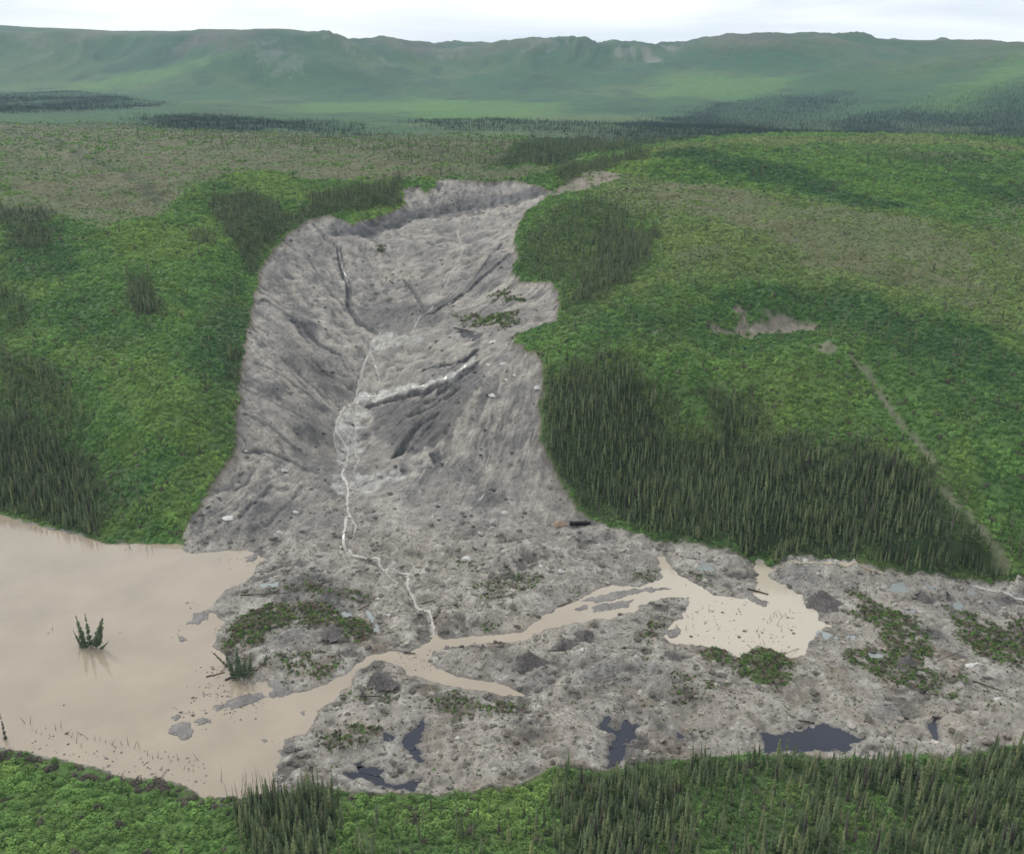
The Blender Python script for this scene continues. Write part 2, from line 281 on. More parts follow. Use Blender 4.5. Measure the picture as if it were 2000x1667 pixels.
# water bodies: muddy lake with the flooded channel and pond; small pools perched on the debris
POOLS = [('black',[(802,1425),(832,1403),(822,1428),(832,1443),(812,1458),(828,1488),(806,1482),(800,1466),(776,1452)]),
 ('black',[(746,1434),(770,1436),(768,1446),(748,1444)]), ('black',[(686,1486),(712,1494),(748,1503),(752,1516),(765,1530),(822,1526),(804,1547),(742,1540),(716,1520),(660,1512),(700,1504)]),
 ('black',[(1174,1407),(1190,1395),(1186,1420),(1208,1425),(1222,1408),(1246,1412),(1247,1440),(1220,1455),(1226,1475),(1214,1496),(1182,1500),(1190,1462),(1205,1440),(1176,1428)]),
 ('black',[(1482,1428),(1520,1431),(1560,1427),(1590,1413),(1622,1415),(1652,1425),(1685,1442),(1662,1466),(1560,1472),(1490,1466)]),
 ('black',[(1802,1410),(1834,1408),(1833,1430),(1845,1452),(1820,1436)]), ('black',[(1320,1424),(1334,1436),(1352,1446),(1330,1448)]),
 ('milky',[(1735,1144),(1760,1135),(1776,1148),(1764,1158),(1733,1155)]), ('milky',[(1606,1236),(1636,1242),(1634,1250),(1608,1250)]), ('milky',[(1652,1234),(1674,1240),(1668,1248),(1650,1244)]),
 ('milky',[(1698,1270),(1726,1276),(1728,1288),(1706,1286)]), ('milky',[(1860,1176),(1873,1172),(1884,1196),(1868,1192)]), ('milky',[(1366,1096),(1398,1108),(1402,1118),(1374,1112)]),
 ('milky',[(1764,1190),(1786,1190),(1786,1200),(1770,1198)]), ('milky',[(712,1188),(722,1194),(742,1232),(730,1234)]), ('milky',[(664,1197),(690,1192),(692,1204),(668,1206)]),
 ('milky',[(1806,1132),(1826,1146),(1838,1156),(1816,1150)]), ('milky',[(508,1140),(545,1136),(542,1146),(512,1150)]), ('milky',[(1890,1150),(1912,1156),(1908,1160),(1892,1158)])]
def rough(P_, step, amp, seed):
    out = []
    for i in range(len(P_)):
        a, b = P_[i], P_[(i+1) % len(P_)]; k = max(1, int(np.linalg.norm(b-a)/step)); out += [a+(b-a)*j/k for j in range(k)]
    out = np.array(out); x, y = out[:, 0], out[:, 1]
    return out+np.stack([fbm(x/2.3, y/2.3, seed, 2), fbm(x/2.3, y/2.3, seed+40, 2)], -1)*amp
pool_list = []
dpool = np.full(Z.shape, 60., np.float32)
for kind, pts in POOLS:
    c0 = world([np.mean(pts, 0)])[0]
    lvl = max(.25, float(bilin(GT, GS, Z, np.array([c0[0]/c0[1]]), np.array([math.log(c0[1])]))[0])-.55)
    lvl = min(lvl, 3.2); P_ = rough(flat(pts, lvl), 1.2, 1.7, 240); d = sdf(P_, X2, Y2, 14); near_ = d < 13.9; d = d+lump2*.9+fbm(X2/1.3, Y2/1.3, 77, 2)*.4+.2
    Z = np.where(near_, np.minimum(Z, lvl+.1+np.maximum(d, 0)*.32), Z)
    Z = np.where(d < 0, lvl-.1+np.maximum(d, -3)*.3, np.where(d < 3, np.maximum(Z, lvl+.06+d*.05), Z))
    pool_list.append((kind, P_, lvl)); dpool = np.minimum(dpool, d)
lim = .12+np.maximum(dlake, 0)*.22+np.clip(dlake-14, 0, None)*.6
Z = np.where(dl0 < 14, np.where(Z > lim, lim+(Z-lim)*sstep(1, 14, dlake), Z), Z)
Z = np.where(dlake < 0, np.maximum(-.12+dlake*.25, -2.5), np.where(dlake < 6, np.maximum(Z, .08+.04*dlake), Z))
Z = np.where((dlake >= 6) & (Y2 < 420) & (dpool > 0), np.maximum(Z, .3), Z)
# grey silt bars and islets that just break the water
BARS = [[(1130,1172),(1180,1160),(1240,1150),(1290,1146),(1310,1150),(1240,1160),(1170,1178)],[(1150,1186),(1190,1176),(1240,1170),(1225,1184),(1190,1192),(1165,1194)],[(1120,1190),(1150,1178),(1140,1192)]]
ISL = [[(335,1415),(350,1412),(378,1414),(378,1425),(362,1447),(345,1440),(333,1430)],[(382,1410),(398,1398),(412,1408),(396,1416)],[(335,1400),(345,1396),(350,1402),(340,1406)],
 [(440,1375),(462,1362),(490,1355),(512,1352),(518,1362),(498,1372),(470,1382),(450,1386)],[(415,1378),(432,1374),(440,1382),(424,1388)],
 [(532,1335),(552,1330),(575,1340),(565,1358),(545,1366),(530,1358)],[(366,1218),(380,1200),(402,1192),(408,1208),(392,1218)],[(344,1242),(356,1244),(374,1250),(350,1254)],
 [(508,1440),(522,1438),(528,1446),(514,1452)],[(400,1352),(420,1350),(426,1356),(408,1358)],[(476,1088),(500,1082),(500,1094),(484,1096)],[(590,1386),(597,1388),(594,1398),(589,1396)],
 [(1452,1152),(1475,1162),(1500,1176),(1492,1184),(1462,1172)],[(1300,1236),(1325,1225),(1330,1238),(1310,1245)]]
bar = np.zeros_like(Z)
for pts in BARS+ISL:
    isl = pts in ISL
    P_ = rough(flat(pts), 1.2, 1.5, 241); d = sdf(P_, X2, Y2, 6)+lump2*.8+fbm(X2/1.2, Y2/1.2, 78, 2)*.35
    Z = np.where(d < .3, np.maximum(Z, .04+np.minimum(np.maximum(-d, 0)*(.28 if isl else .07), .7)+(lump2*.12)*(d < -.5)), Z); bar = np.maximum(bar, 1-sstep(0, .8, d))
# melt streams: shallow beds, the water itself is laid in later
STREAMS = [('milky',[(905,482),(892,510),(872,545),(856,575)],.24),('milky',[(700,770),(690,800),(694,830),(684,860)],.3),('milky',[(690,862),(700,890),(690,918),(700,940)],.24),('milky',[(660,812),(650,838),(654,862),(664,884)],.26),('milky',[(681,1005),(694,1030),(690,1052),(676,1066)],.22),('milky',[(746,1105),(760,1128),(786,1140)],.22),
 ('milky',[(660,478),(666,500),(674,528),(680,548)],.28),('milky',[(742,640),(728,655),(722,672),(716,690),(706,712),(702,735),(699,755),(697,768)],.42),('milky',[(722,668),(728,690),(740,722),(742,740)],.26),
 ('milky',[(893,448),(898,462),(905,482)],.22),('milky',[(846,592),(822,610),(812,628),(806,642)],.3),
 ('milky',[(928,692),(905,708),(870,732),(828,748),(795,758),(740,766),(700,770),(674,788),(660,808),(657,832),(668,850),(681,872),(674,895),(669,925),(678,945),(678,975),(681,1005),(672,1035),(672,1060),(684,1078),(710,1084),(735,1088),(746,1105),(770,1114),(795,1120),(795,1140),(804,1160),(816,1184),(838,1190),(842,1210),(846,1232),(860,1247)],.62),
 ('milky',[(680,944),(700,950),(722,958)],.22),('milky',[(1900,1128),(1930,1140),(1965,1156),(2010,1168),(2080,1180)],.8),('brown',[(1488,1094),(1530,1096),(1580,1100),(1640,1102),(1700,1106),(1740,1110)],.9)]
silt = np.zeros_like(Z); strm = []
for kind, pts, hw in STREAMS:
    P_ = world(pts); d = ldist(P_, X2, Y2, 8)
    Z = np.where(d < hw*3.5+.8, Z-(.55+.7*toe)*(1-sstep(hw*.8, hw*3.5+.8, d)), Z)
    silt = np.maximum(silt, (1-sstep(hw*.4, hw*1.6+.5, d+lump2*.9))*.38); strm.append((kind, P_, hw))
for pts, a in [([(690,772),(706,760),(745,754),(790,755),(830,745),(880,724),(925,688),(930,693),(880,733),(825,754),(770,768),(720,780)],1.15),
          ([(672,792),(690,778),(720,790),(728,800),(700,812),(715,826),(690,850),(660,850),(656,815)],.6),([(656,850),(700,845),(715,862),(690,900),(660,900)],.55),
          ([(650,925),(700,920),(780,905),(790,925),(720,955),(660,960),(640,940)],.5),([(720,655),(760,640),(830,650),(820,668),(760,672),(728,678)],.45),
          ([(740,1085),(780,1090),(785,1108),(750,1105)],.6),([(900,640),(905,650),(860,655)],.2)]:
    silt = np.maximum(silt, mask(pts, .7, 1.6)*a*np.clip(.55+1.1*lump2+.5*FIN, 0, 1.1))

# --- colour of the ground itself
def C(*a): return np.array(a, np.float32)
def mix(a, b, f): return a+(b-a)*f[..., None]
def lay(c): return np.broadcast_to(C(*c), Z.shape+(3,)).copy()
n1 = fbm(X2/60, Y2/60, 101, 4); n2 = fbm(X2/17, Y2/17, 102, 4); n3 = fbm(X2/5, Y2/5, 103, 3); nf = fbm(X2/700, Y2/900, 104, 4); nf2 = fbm(X2/150, Y2/320, 105, 4)
u01 = lambda a: np.clip(a*.5+.5, 0, 1)
GREEN, DEEP, YELL, BROWN, OLIVE = (.073,.133,.036), (.043,.088,.030), (.112,.163,.042), (.108,.107,.056), (.092,.108,.048)
veg = mix(lay(GREEN), C(*DEEP), sstep(-.05, .5, n1)*.55); veg = mix(veg, C(*YELL), sstep(.0, .55, n2+n1*.4)*.6)
for pts, a in [([(1280,290),(1420,300),(1560,335),(1700,385),(1790,400),(1700,405),(1560,375),(1450,345),(1330,325),(1270,310)],.75),([(1850,360),(2100,370),(2100,420),(1930,400)],.75),([(1700,300),(1900,310),(2050,350),(1880,345)],.5),([(1350,560),(1650,560),(1900,640),(1950,720),(1700,660),(1600,600),(1400,590)],.6),
               ([(1050,640),(1200,620),(1400,650),(1560,670),(1500,700),(1250,690)],.45),([(1700,650),(2000,700),(2100,900),(1900,860),(1750,740)],.45),([(420,560),(490,520),(490,700),(445,780),(420,860),(370,760),(380,680)],.7),([(0,420),(120,430),(140,520),(0,560)],.6),([(60,600),(180,560),(300,640),(200,700)],.4),([(150,820),(300,900),(250,1050),(100,960)],.35)]:
    veg = mix(veg, C(.030,.066,.026), mask(pts, 9, 9, big=10)*a)  # deep green shrub bands; the left spur's darker flank is painted slope shading
for pts, a in [([(1250,440),(1400,450),(1480,490),(1350,500),(1270,520),(1290,470)],.8),([(1060,700),(1200,670),(1300,720),(1180,740),(1080,760)],.5),([(1350,700),(1650,720),(1700,830),(1480,860),(1400,780)],.45),([(200,440),(420,450),(430,520),(250,520)],.7),([(200,700),(430,760),(440,900),(260,860)],.45),([(420,340),(560,340),(620,400),(480,380)],.7),([(1160,320),(1290,300),(1270,340),(1100,380)],.7),([(680,370),(860,370),(700,430)],.8),([(0,1500),(300,1540),(460,1640),(0,1700)],.3),([(650,1560),(1090,1540),(1090,1667),(700,1667)],.45)]:
    veg = mix(veg, C(*YELL), mask(pts, 10, 9, big=8)*a)
DKB = mask([(1040,258),(1420,250),(1420,267),(1300,281),(1240,292),(1150,305),(1060,330),(940,330),(1000,290)], 16, 12); veg = mix(veg, C(.026,.048,.026), DKB*.9); CRST = mask([(1260,300),(1320,284),(1420,274),(1600,269),(1850,269),(2000,288),(2050,310),(1900,290),(1600,283),(1400,292),(1300,305)], 12, 8); veg = mix(veg, C(.130,.150,.060), CRST*.7)
RIMT = mask([(1070,680),(1180,600),(1300,565),(1480,548),(1650,560),(1800,595),(2000,655),(2150,690),(2150,500),(1700,400),(1200,340),(1100,360),(1290,440),(1270,540),(1120,620)], 10, 8); veg = mix(veg, C(.128,.150,.060), RIMT*.5)  # yellow-olive flat tops, lightened further to put the hill's shading into colour
RIMB = mask([(1080,720),(1190,640),(1310,600),(1480,585),(1650,600),(1850,640),(2000,700),(2000,760),(1750,690),(1560,660),(1400,655),(1250,680),(1130,740)], 8, 7); veg = mix(veg, C(.040,.082,.028), RIMB*.55)  # deep green slope under the rim, darkened to stand for slope shade
tundra = np.zeros_like(Z)
BROWNS = [([(-400,240),(0,240),(300,246),(760,262),(1000,275),(1200,285),(1130,320),(1060,346),(860,346),(780,350),(700,352),(600,350),(520,335),(430,345),(380,380),(320,425),(200,445),(110,430),(0,432),(-400,430)],.95,14,10),
 ([(1280,360),(1400,365),(1560,400),(1750,420),(1900,500),(1980,600),(1880,600),(1830,570),(1700,545),(1600,530),(1560,500),(1450,460),(1350,430),(1250,400)],.8,14,12),
 ([(1310,492),(1420,490),(1420,525),(1330,522)],.6,8,6),([(1290,275),(1600,268),(1900,272),(2100,300),(2000,340),(1700,300),(1450,300),(1300,300)],.45,20,10),
 ([(1180,345),(1330,350),(1300,400),(1180,390)],.5,12,10),([(1130,400),(1290,380),(1400,420),(1300,440)],.5,10,10),([(1130,500),(1250,490),(1240,520),(1140,525)],.6,8,6),([(1880,400),(2100,380),(2100,560),(1950,520)],.5,16,12),([(410,590),(450,600),(445,650),(400,640)],.35,8,5),
 ([(1500,1500),(1750,1520),(1850,1667),(1500,1667),(1400,1560)],.4,8,5),([(640,1560),(720,1560),(700,1640),(640,1620)],.4,5,3)]
for pts, a, so, wp in BROWNS: tundra = np.maximum(tundra, mask(pts, so, wp, big=wp*1.2)*a)
tundra = tundra*(1-.8*mask([(1080,255),(1420,255),(1420,268),(1300,281),(1240,292),(1150,305),(1060,335),(960,335),(1000,290)], 16, 12))
tundra = np.clip(tundra*(1-.45*sstep(.05, .5, n2)), 0, 1)*(Y2 < 2300)
br = mix(mix(lay(BROWN), C(*OLIVE), sstep(-.3, .4, n1)), C(.048,.062,.028), sstep(.15, .6, n2)*.5)
col = mix(veg, br, tundra)
dark_tr = ldist(world([(0,250),(80,275),(140,290),(190,320),(250,345),(285,372),(305,390)]), X2, Y2, 40); col = mix(col, C(.04,.055,.028), (1-sstep(3, 12, dark_tr+n3*5))*.55)
# far valley and mountains
fv = sstep(1560, 1800, Y2+60*wx2)
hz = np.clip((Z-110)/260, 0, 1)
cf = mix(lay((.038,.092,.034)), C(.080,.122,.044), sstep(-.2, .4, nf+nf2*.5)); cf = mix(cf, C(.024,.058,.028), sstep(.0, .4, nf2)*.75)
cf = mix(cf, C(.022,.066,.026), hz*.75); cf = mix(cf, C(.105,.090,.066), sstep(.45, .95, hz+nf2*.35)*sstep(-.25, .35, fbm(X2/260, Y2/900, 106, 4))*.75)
SCREE = [([(1160,98),(1220,100),(1310,92),(1335,95),(1300,120),(1260,128),(1220,120)],.5),([(1020,88),(1080,84),(1110,92),(1070,105),(1030,105)],.35),([(500,85),(560,75),(585,100),(600,140),(540,150),(500,110)],.22),([(40,75),(110,78),(100,100),(60,100)],.25),
         ([(640,85),(730,95),(760,130),(700,120)],.4),([(850,95),(920,95),(900,120),(860,120)],.4)]
for pts, a in SCREE: cf = mix(cf, C(.27,.235,.22), mask(pts, 30, 60, big=70)*a*sstep(-.1, .35, fbm(X2/60, Y2/400, 107, 4)+.15))
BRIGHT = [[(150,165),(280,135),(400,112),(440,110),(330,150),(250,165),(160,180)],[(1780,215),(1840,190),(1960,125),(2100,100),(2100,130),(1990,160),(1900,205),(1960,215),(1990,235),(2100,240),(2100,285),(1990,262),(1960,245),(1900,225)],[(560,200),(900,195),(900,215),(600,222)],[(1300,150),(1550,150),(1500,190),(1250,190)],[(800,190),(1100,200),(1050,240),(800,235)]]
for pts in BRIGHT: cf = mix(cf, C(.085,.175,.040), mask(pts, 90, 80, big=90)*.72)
cf = mix(cf, C(.105,.120,.055), sstep(.15, .6, gul)*.45*hz); cf = mix(cf, C(.012,.040,.020), sstep(.0, .5, -gul+nf2*.3)*.75*sstep(.05, .4, hz))  # spurs lightened, gullies darkened: relief shading put into the plant colour
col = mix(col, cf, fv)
DARKB = [[(-300,188),(0,184),(150,180),(240,186),(310,206),(200,216),(0,222),(-300,222)],[(300,226),(420,226),(520,236),(520,258),(440,262),(330,256),(300,244)],[(480,236),(600,236),(700,250),(745,262),(720,268),(600,258),(500,250)],
         [(1150,258),(1280,232),(1400,206),(1500,192),(1640,184),(1655,212),(1560,240),(1400,262),(1290,272),(1180,276)],[(1640,225),(1780,210),(1880,212),(1965,240),(1975,250),(1950,275),(1640,262)],[(820,235),(1000,232),(1150,240),(1290,240),(1250,262),(1000,262),(850,255)]]
spr_far = np.zeros_like(Z)
for i, pts in enumerate(DARKB):
    m = mask(pts, 60, 50, big=70)*(.6 if i == 5 else 1.)*(Y2 > 1250); spr_far = np.maximum(spr_far, m*(.55+.6*sstep(-.3, .3, nf2)))
bc = sstep(1640, 1800, Y2)*sstep(3300, 2700, Y2)*sstep(.10, .2, T2)*(1-sstep(.2, .9, nf)*.5); spr_far = np.clip(np.maximum(spr_far, bc*(.5+.6*sstep(-.3, .3, nf2))), 0, 1)
col = mix(col, C(.022,.040,.026), spr_far*.8)
# bare scars and the eroded track on the right-hand hill
SCARS = [([(1385,640),(1392,625),(1435,630),(1445,610),(1430,590),(1440,585),(1458,600),(1465,622),(1500,606),(1540,610),(1595,622),(1598,650),(1560,640),(1520,652),(1480,642),(1470,655),(1440,640),(1400,645)],.95),([(1222,655),(1260,650),(1290,652),(1285,672),(1262,668),(1228,662)],.45),
         ([(1565,688),(1610,684),(1645,700),(1600,704)],.6),([(1715,648),(1725,652),(1724,664)],.6),([(1628,772),(1650,782),(1655,792),(1634,784)],.6),([(1060,374),(1100,362),(1130,352),(1150,340),(1175,335),(1212,342),(1205,356),(1170,368),(1120,378),(1082,384)],1.),([(1580,732),(1600,738),(1598,742)],.4)]
scar = np.zeros_like(Z)
for pts, a in SCARS: scar = np.maximum(scar, mask(pts, 1.3, 2.6)*a*sstep(-.42, .10, lump2*.7+n3*.6+(a-.6)*.5))
TRACK = world([(1655,695),(1700,728),(1722,755),(1745,790),(1780,835),(1812,880),(1835,925),(1858,960),(1895,1000),(1925,1040),(1950,1075),(1968,1100)])
d = ldist(TRACK, X2, Y2, 20)+lump2*.8; tw = .7+1.3*sstep(520, 425, Y2); track = (1-sstep(tw*.5, tw*1.5, d+lump*.8))*sstep(-.6, .0, n3+.3); Z = Z-track*.8
scar = np.clip(scar, 0, 1); Z = Z-scar*1.6*(Y2 < 900)
SOIL = C(.225,.190,.160)*(.72+.5*u01(fbm(X2/1.3, Y2/9, 161, 3)*1.6))[..., None]
col = mix(col, SOIL*(1), np.maximum(scar, track*.62)*(.8+.2*n3)); col = mix(col, C(.09,.10,.05), track*.25)
# turf just around the mud: brown killed fringe
col = mix(col, C(.085,.068,.045), (1-sstep(.3, 1.8, dm))*(1-mud)*.6)
# mud colours
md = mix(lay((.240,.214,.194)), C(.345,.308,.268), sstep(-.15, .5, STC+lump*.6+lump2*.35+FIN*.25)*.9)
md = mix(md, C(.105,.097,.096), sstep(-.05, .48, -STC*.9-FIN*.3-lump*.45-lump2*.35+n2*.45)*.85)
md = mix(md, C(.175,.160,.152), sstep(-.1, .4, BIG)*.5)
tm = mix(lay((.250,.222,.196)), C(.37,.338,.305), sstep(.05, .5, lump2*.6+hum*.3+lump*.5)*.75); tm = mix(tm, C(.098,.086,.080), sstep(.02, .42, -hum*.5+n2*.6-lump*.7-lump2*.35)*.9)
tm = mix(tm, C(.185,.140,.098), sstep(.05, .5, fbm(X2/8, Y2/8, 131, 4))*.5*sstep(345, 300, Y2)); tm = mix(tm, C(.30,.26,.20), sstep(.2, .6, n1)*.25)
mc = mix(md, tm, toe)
mc = mix(mc, C(.30,.262,.225), tonemap[..., 0]); mc = mix(mc, C(.175,.160,.152), tonemap[..., 1])
mc = mix(mc, C(.055,.052,.055), np.clip(wet_shade*1.12, 0, 1)*.92)  # wet soil and painted shade darken the mud together
pat = sstep(.30, .62, fbm(X2/10, Y2/10, 151, 4)-.1)*sstep(0, .4, fbm(X2/2.2, Y2/2.2, 152, 2)+.3)
mc = mix(mc, C(.10,.098,.105), pat*.55*slump)
flk = sstep(.44, .66, fbm(X2/3.0, Y2/1.9, 155, 3)+.1*lump); flz = np.clip(sstep(900, 1200, Y2*0+1000), 0, 1)
mc = mix(mc, C(.50,.47,.43), flk*(.35*toe+.5*mask([(640,880),(800,880),(1000,900),(1100,1000),(1150,1060),(900,1080),(640,1060)], 14, 6)*slump))
mc = mix(mc, C(.53,.51,.48), np.clip(silt, 0, 1))
mc = mix(mc, C(.145,.110,.090), sstep(-2.2, -.3, dm+lump2*.8)*sstep(400, 420, Y2)*.5)
mc = mix(mc, C(.20,.18,.18), bar*.6)
mc = mix(mc, C(.13,.115,.10), (1-sstep(.2, 1.8, dlake))*.5*(1-bar*.5)); mc = mix(mc, C(.11,.10,.10), (1-sstep(.2, 1.4, dpool))*.5)
mc = mc*C(.965,1.0,.985)
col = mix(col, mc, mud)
col = np.clip(col*(1+.10*fbm(X2/1.4, Y2/1.4, 171, 2))[..., None], .01, .8)

# --- where things grow
shrub = (1-mud)*(1-np.clip(scar*1.6, 0, 1))*(1-track)*(1-sstep(.08, .95, tundra)*.98)*(1-fv)*sstep(.5, 3.5, dlake)*sstep(.6, 2.0, dm)
SPRZ = [([(1062,745),(1130,728),(1240,738),(1320,830),(1385,862),(1395,800),(1450,792),(1485,868),(1600,880),(1760,905),(1835,965),(1900,1035),(1958,1100),(1950,1112),(1700,1092),(1500,1078),(1300,1042),(1160,1008),(1100,945),(1066,890),(1062,830)],.85,15,12),
 ([(1075,770),(1220,760),(1300,830),(1500,900),(1700,960),(1860,1060),(1500,1075),(1300,1040),(1170,1000)],1.,12,9),
 ([(1012,515),(1040,450),(1100,415),(1185,400),(1292,452),(1262,530),(1180,585),(1115,612),(1095,560),(1020,540)],.3,10,9),([(1160,440),(1285,455),(1260,530),(1170,590),(1100,600),(1150,520)],.6,9,8),
 ([(405,388),(500,395),(560,420),(640,395),(780,350),(790,400),(640,422),(560,455),(525,490),(495,540),(440,470)],.6,6,6),([(600,380),(700,372),(785,355),(788,395),(690,405),(610,410)],.5,6,5),
 ([(-150,800),(60,815),(130,870),(190,930),(200,1050),(0,1000),(-150,970)],.75,8,6),([(0,690),(60,700),(140,760),(160,850),(60,820),(0,800)],.4,8,6),([(190,900),(260,930),(250,1050),(180,1040)],.15,6,4),
 ([(30,450),(110,455),(95,485),(20,480)],.5,4,4),([(250,545),(300,560),(322,620),(270,615),(250,580)],.6,4,4),([(0,560),(60,600),(40,660),(0,640)],.3,6,5),([(440,680),(482,690),(470,760),(440,740)],.4,4,3),
 ([(0,418),(110,420),(100,440),(0,450)],.5,5,4),([(1080,350),(1130,325),(1210,312),(1262,298),(1270,312),(1180,335),(1110,362)],.55,5,4),([(380,455),(430,470),(420,500),(370,480)],.35,4,4),
 ([(468,1505),(560,1500),(640,1512),(660,1560),(640,1700),(500,1700),(462,1580)],.75,2.5,2),
 ([(1085,1500),(1180,1495),(1320,1490),(1500,1480),(1700,1480),(1850,1490),(2050,1455),(2100,1700),(1100,1700),(1070,1560)],.50,5,4),([(1110,1510),(1300,1500),(1330,1620),(1250,1700),(1120,1700)],.75,5,4),
 ([(1560,1490),(1800,1490),(1780,1540),(1600,1530)],.7,3,3),([(1900,1450),(2050,1440),(2050,1500),(1900,1500)],.7,2,2),([(640,1600),(1100,1600),(1100,1700),(640,1700)],.10,4,3),
 ([(1600,300),(1800,300),(1900,330),(1700,330)],.06,10,8),([(300,230),(1150,250),(1080,300),(500,300),(200,260)],.05,20,15),([(700,290),(1000,290),(1060,335),(760,330)],.1,15,10),([(820,340),(1080,335),(1050,355),(860,350)],.05,4,3)]
spr = np.zeros_like(Z)
for pts, a, so, wp in SPRZ: spr = np.maximum(spr, mask(pts, so, wp)*a)
thin_ = mask([(1330,1560),(1450,1520),(1600,1540),(1560,1640),(1480,1700),(1340,1700)], 5, 5)+mask([(1640,1540),(1760,1560),(1740,1700),(1620,1700)], 4, 4)
spr = np.maximum(spr, DKB*.22); spr = np.maximum(spr, .012*(1-tundra)*(Z > 8)+.012*sstep(.2, .5, n2)*(Z > 20)*(Y2 < 1500))
spr = spr*(1-.6*np.clip(thin_, 0, 1))*(1-mud)*sstep(.5, 2.5, dm)*sstep(1, 3, dlake)*(1-track)*np.clip(.55+.9*u01(n3+.4*n2), 0, 1)
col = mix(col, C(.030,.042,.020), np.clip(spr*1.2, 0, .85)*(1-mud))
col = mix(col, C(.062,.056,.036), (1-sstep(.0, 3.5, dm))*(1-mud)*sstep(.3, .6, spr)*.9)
# rafts of uprooted turf on the debris
RAFTS = [([(470,1215),(520,1180),(600,1178),(690,1200),(735,1215),(720,1250),(640,1235),(560,1228),(500,1262),(440,1262)],.85),([(510,1160),(600,1140),(650,1160),(700,1150),(720,1165),(690,1180),(600,1168)],.6),([(540,1290),(600,1285),(610,1320),(560,1330)],.55),([(610,1300),(650,1295),(655,1320),(620,1325)],.6),
 ([(640,1435),(690,1420),(745,1425),(740,1452),(690,1465),(640,1452)],.7),([(830,1355),(890,1345),(960,1365),(1020,1378),(1015,1405),(940,1405),(860,1400),(830,1380)],.6),([(660,1350),(760,1352),(790,1375),(700,1378)],.45),
 ([(1440,1275),(1480,1255),(1530,1270),(1560,1300),(1530,1350),(1470,1345),(1430,1320)],.9),([(1370,1268),(1425,1262),(1425,1300),(1385,1300)],.8),([(1300,1330),(1420,1320),(1440,1370),(1320,1395)],.4),
 ([(1640,1215),(1680,1180),(1740,1205),(1800,1230),(1820,1290),(1760,1340),(1650,1300),(1650,1280),(1720,1275),(1700,1240)],.75),([(1650,1150),(1690,1150),(1685,1180),(1655,1180)],.7),([(1650,1290),(1750,1295),(1830,1320),(1900,1330),(1860,1380),(1780,1350),(1700,1320)],.6),
 ([(1840,1200),(1890,1215),(1960,1235),(2000,1200),(2050,1230),(2020,1320),(1950,1300),(1880,1270)],.75),([(420,1255),(470,1240),(480,1275),(440,1280)],.5),([(1040,1290),(1100,1275),(1110,1290),(1050,1305)],.15),([(670,1300),(720,1290),(700,1330)],.35),([(1250,1285),(1300,1275),(1310,1300),(1260,1305)],.4),([(900,1165),(960,1130),(1060,1120),(1080,1150),(1000,1165),(920,1180)],.45),([(880,1100),(935,1090),(930,1115)],.45),([(1250,1215),(1300,1200),(1320,1215),(1290,1250),(1240,1255)],.5),
 ([(1030,1200),(1090,1188),(1085,1200),(1040,1215)],.5),([(915,1222),(980,1215),(960,1240),(920,1240)],.4),([(1100,1160),(1140,1155),(1130,1175)],.5),([(1240,1120),(1290,1115),(1285,1135),(1240,1135)],.45),([(1345,1110),(1385,1120),(1375,1145),(1350,1135)],.5),
 ([(880,610),(940,605),(1000,600),(1020,625),(985,640),(920,632)],.7),([(960,570),(1000,550),(1020,580),(970,590)],.7),([(725,485),(745,470),(765,490),(735,495)],.8),([(735,525),(790,515),(800,545),(760,545)],.3),([(820,490),(850,485),(850,500)],.3),([(1005,650),(1060,640),(1080,690),(1040,690),(1010,670)],.9),([(440,1300),(480,1290),(490,1330),(450,1335)],.6),([(1900,1340),(1960,1360),(1940,1400)],.3)]
raft = np.zeros_like(Z); ruff = fbm(X2/3.2, Y2/3.2, 181, 3)
for pts, a in RAFTS: raft = np.maximum(raft, mask(pts, 3.6, 5.0)*a)
raft = raft*mud*sstep(.6, 1.6, dlake)*sstep(.3, 1.2, dpool)*sstep(-.42, .12, ruff*1.5+raft*1.1-.42)
Z = Z+raft*(.35+.5*u01(ruff))*(Y2 < 430)
col = mix(col, C(.075,.070,.038), raft*.8); 

# ground mesh
nI, nJ = Z.shape
co = np.stack([X2, Y2, Z], -1).reshape(-1, 3).astype(np.float32)
idx = np.arange(nI*nJ).reshape(nI, nJ)
fa = np.stack([idx[:-1, :-1], idx[1:, :-1], idx[1:, 1:], idx[:-1, 1:]], -1).reshape(-1, 4).astype(np.int32)
def mesh_np(name, co, fa, smooth=True):
    m = bpy.data.meshes.new(name); m.vertices.add(len(co)); m.vertices.foreach_set('co', np.ascontiguousarray(co, np.float32).ravel())
    k = fa.shape[1]; m.loops.add(fa.size); m.loops.foreach_set('vertex_index', fa.ravel().astype(np.int32)); m.polygons.add(len(fa))
    m.polygons.foreach_set('loop_start', np.arange(0, fa.size, k, dtype=np.int32)); m.polygons.foreach_set('loop_total', np.full(len(fa), k, np.int32))
    m.polygons.foreach_set('use_smooth', np.full(len(fa), smooth)); m.update(); return m
gm = mesh_np('ground', co, fa)
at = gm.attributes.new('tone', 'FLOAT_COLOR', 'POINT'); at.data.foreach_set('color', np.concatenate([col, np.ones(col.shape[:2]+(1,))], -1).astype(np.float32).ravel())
at = gm.attributes.new('mud', 'FLOAT', 'POINT'); at.data.foreach_set('value', mud.astype(np.float32).ravel())
at = gm.attributes.new('damp_shade', 'FLOAT', 'POINT'); at.data.foreach_set('value', np.clip(wet_shade*mud+(1-sstep(0, 1.6, dlake))*.7+bar*.4, 0, 1).astype(np.float32).ravel())
ground = bpy.data.objects.new('ground', gm); COL.objects.link(ground); ground['kind'] = 'structure'
ground['label'] = 'green hills and river flat with the grey mud scar of the landslide'
def gz(X, Y): return bilin(GT, GS, Z, np.asarray(X)/np.asarray(Y), np.log(np.asarray(Y)))

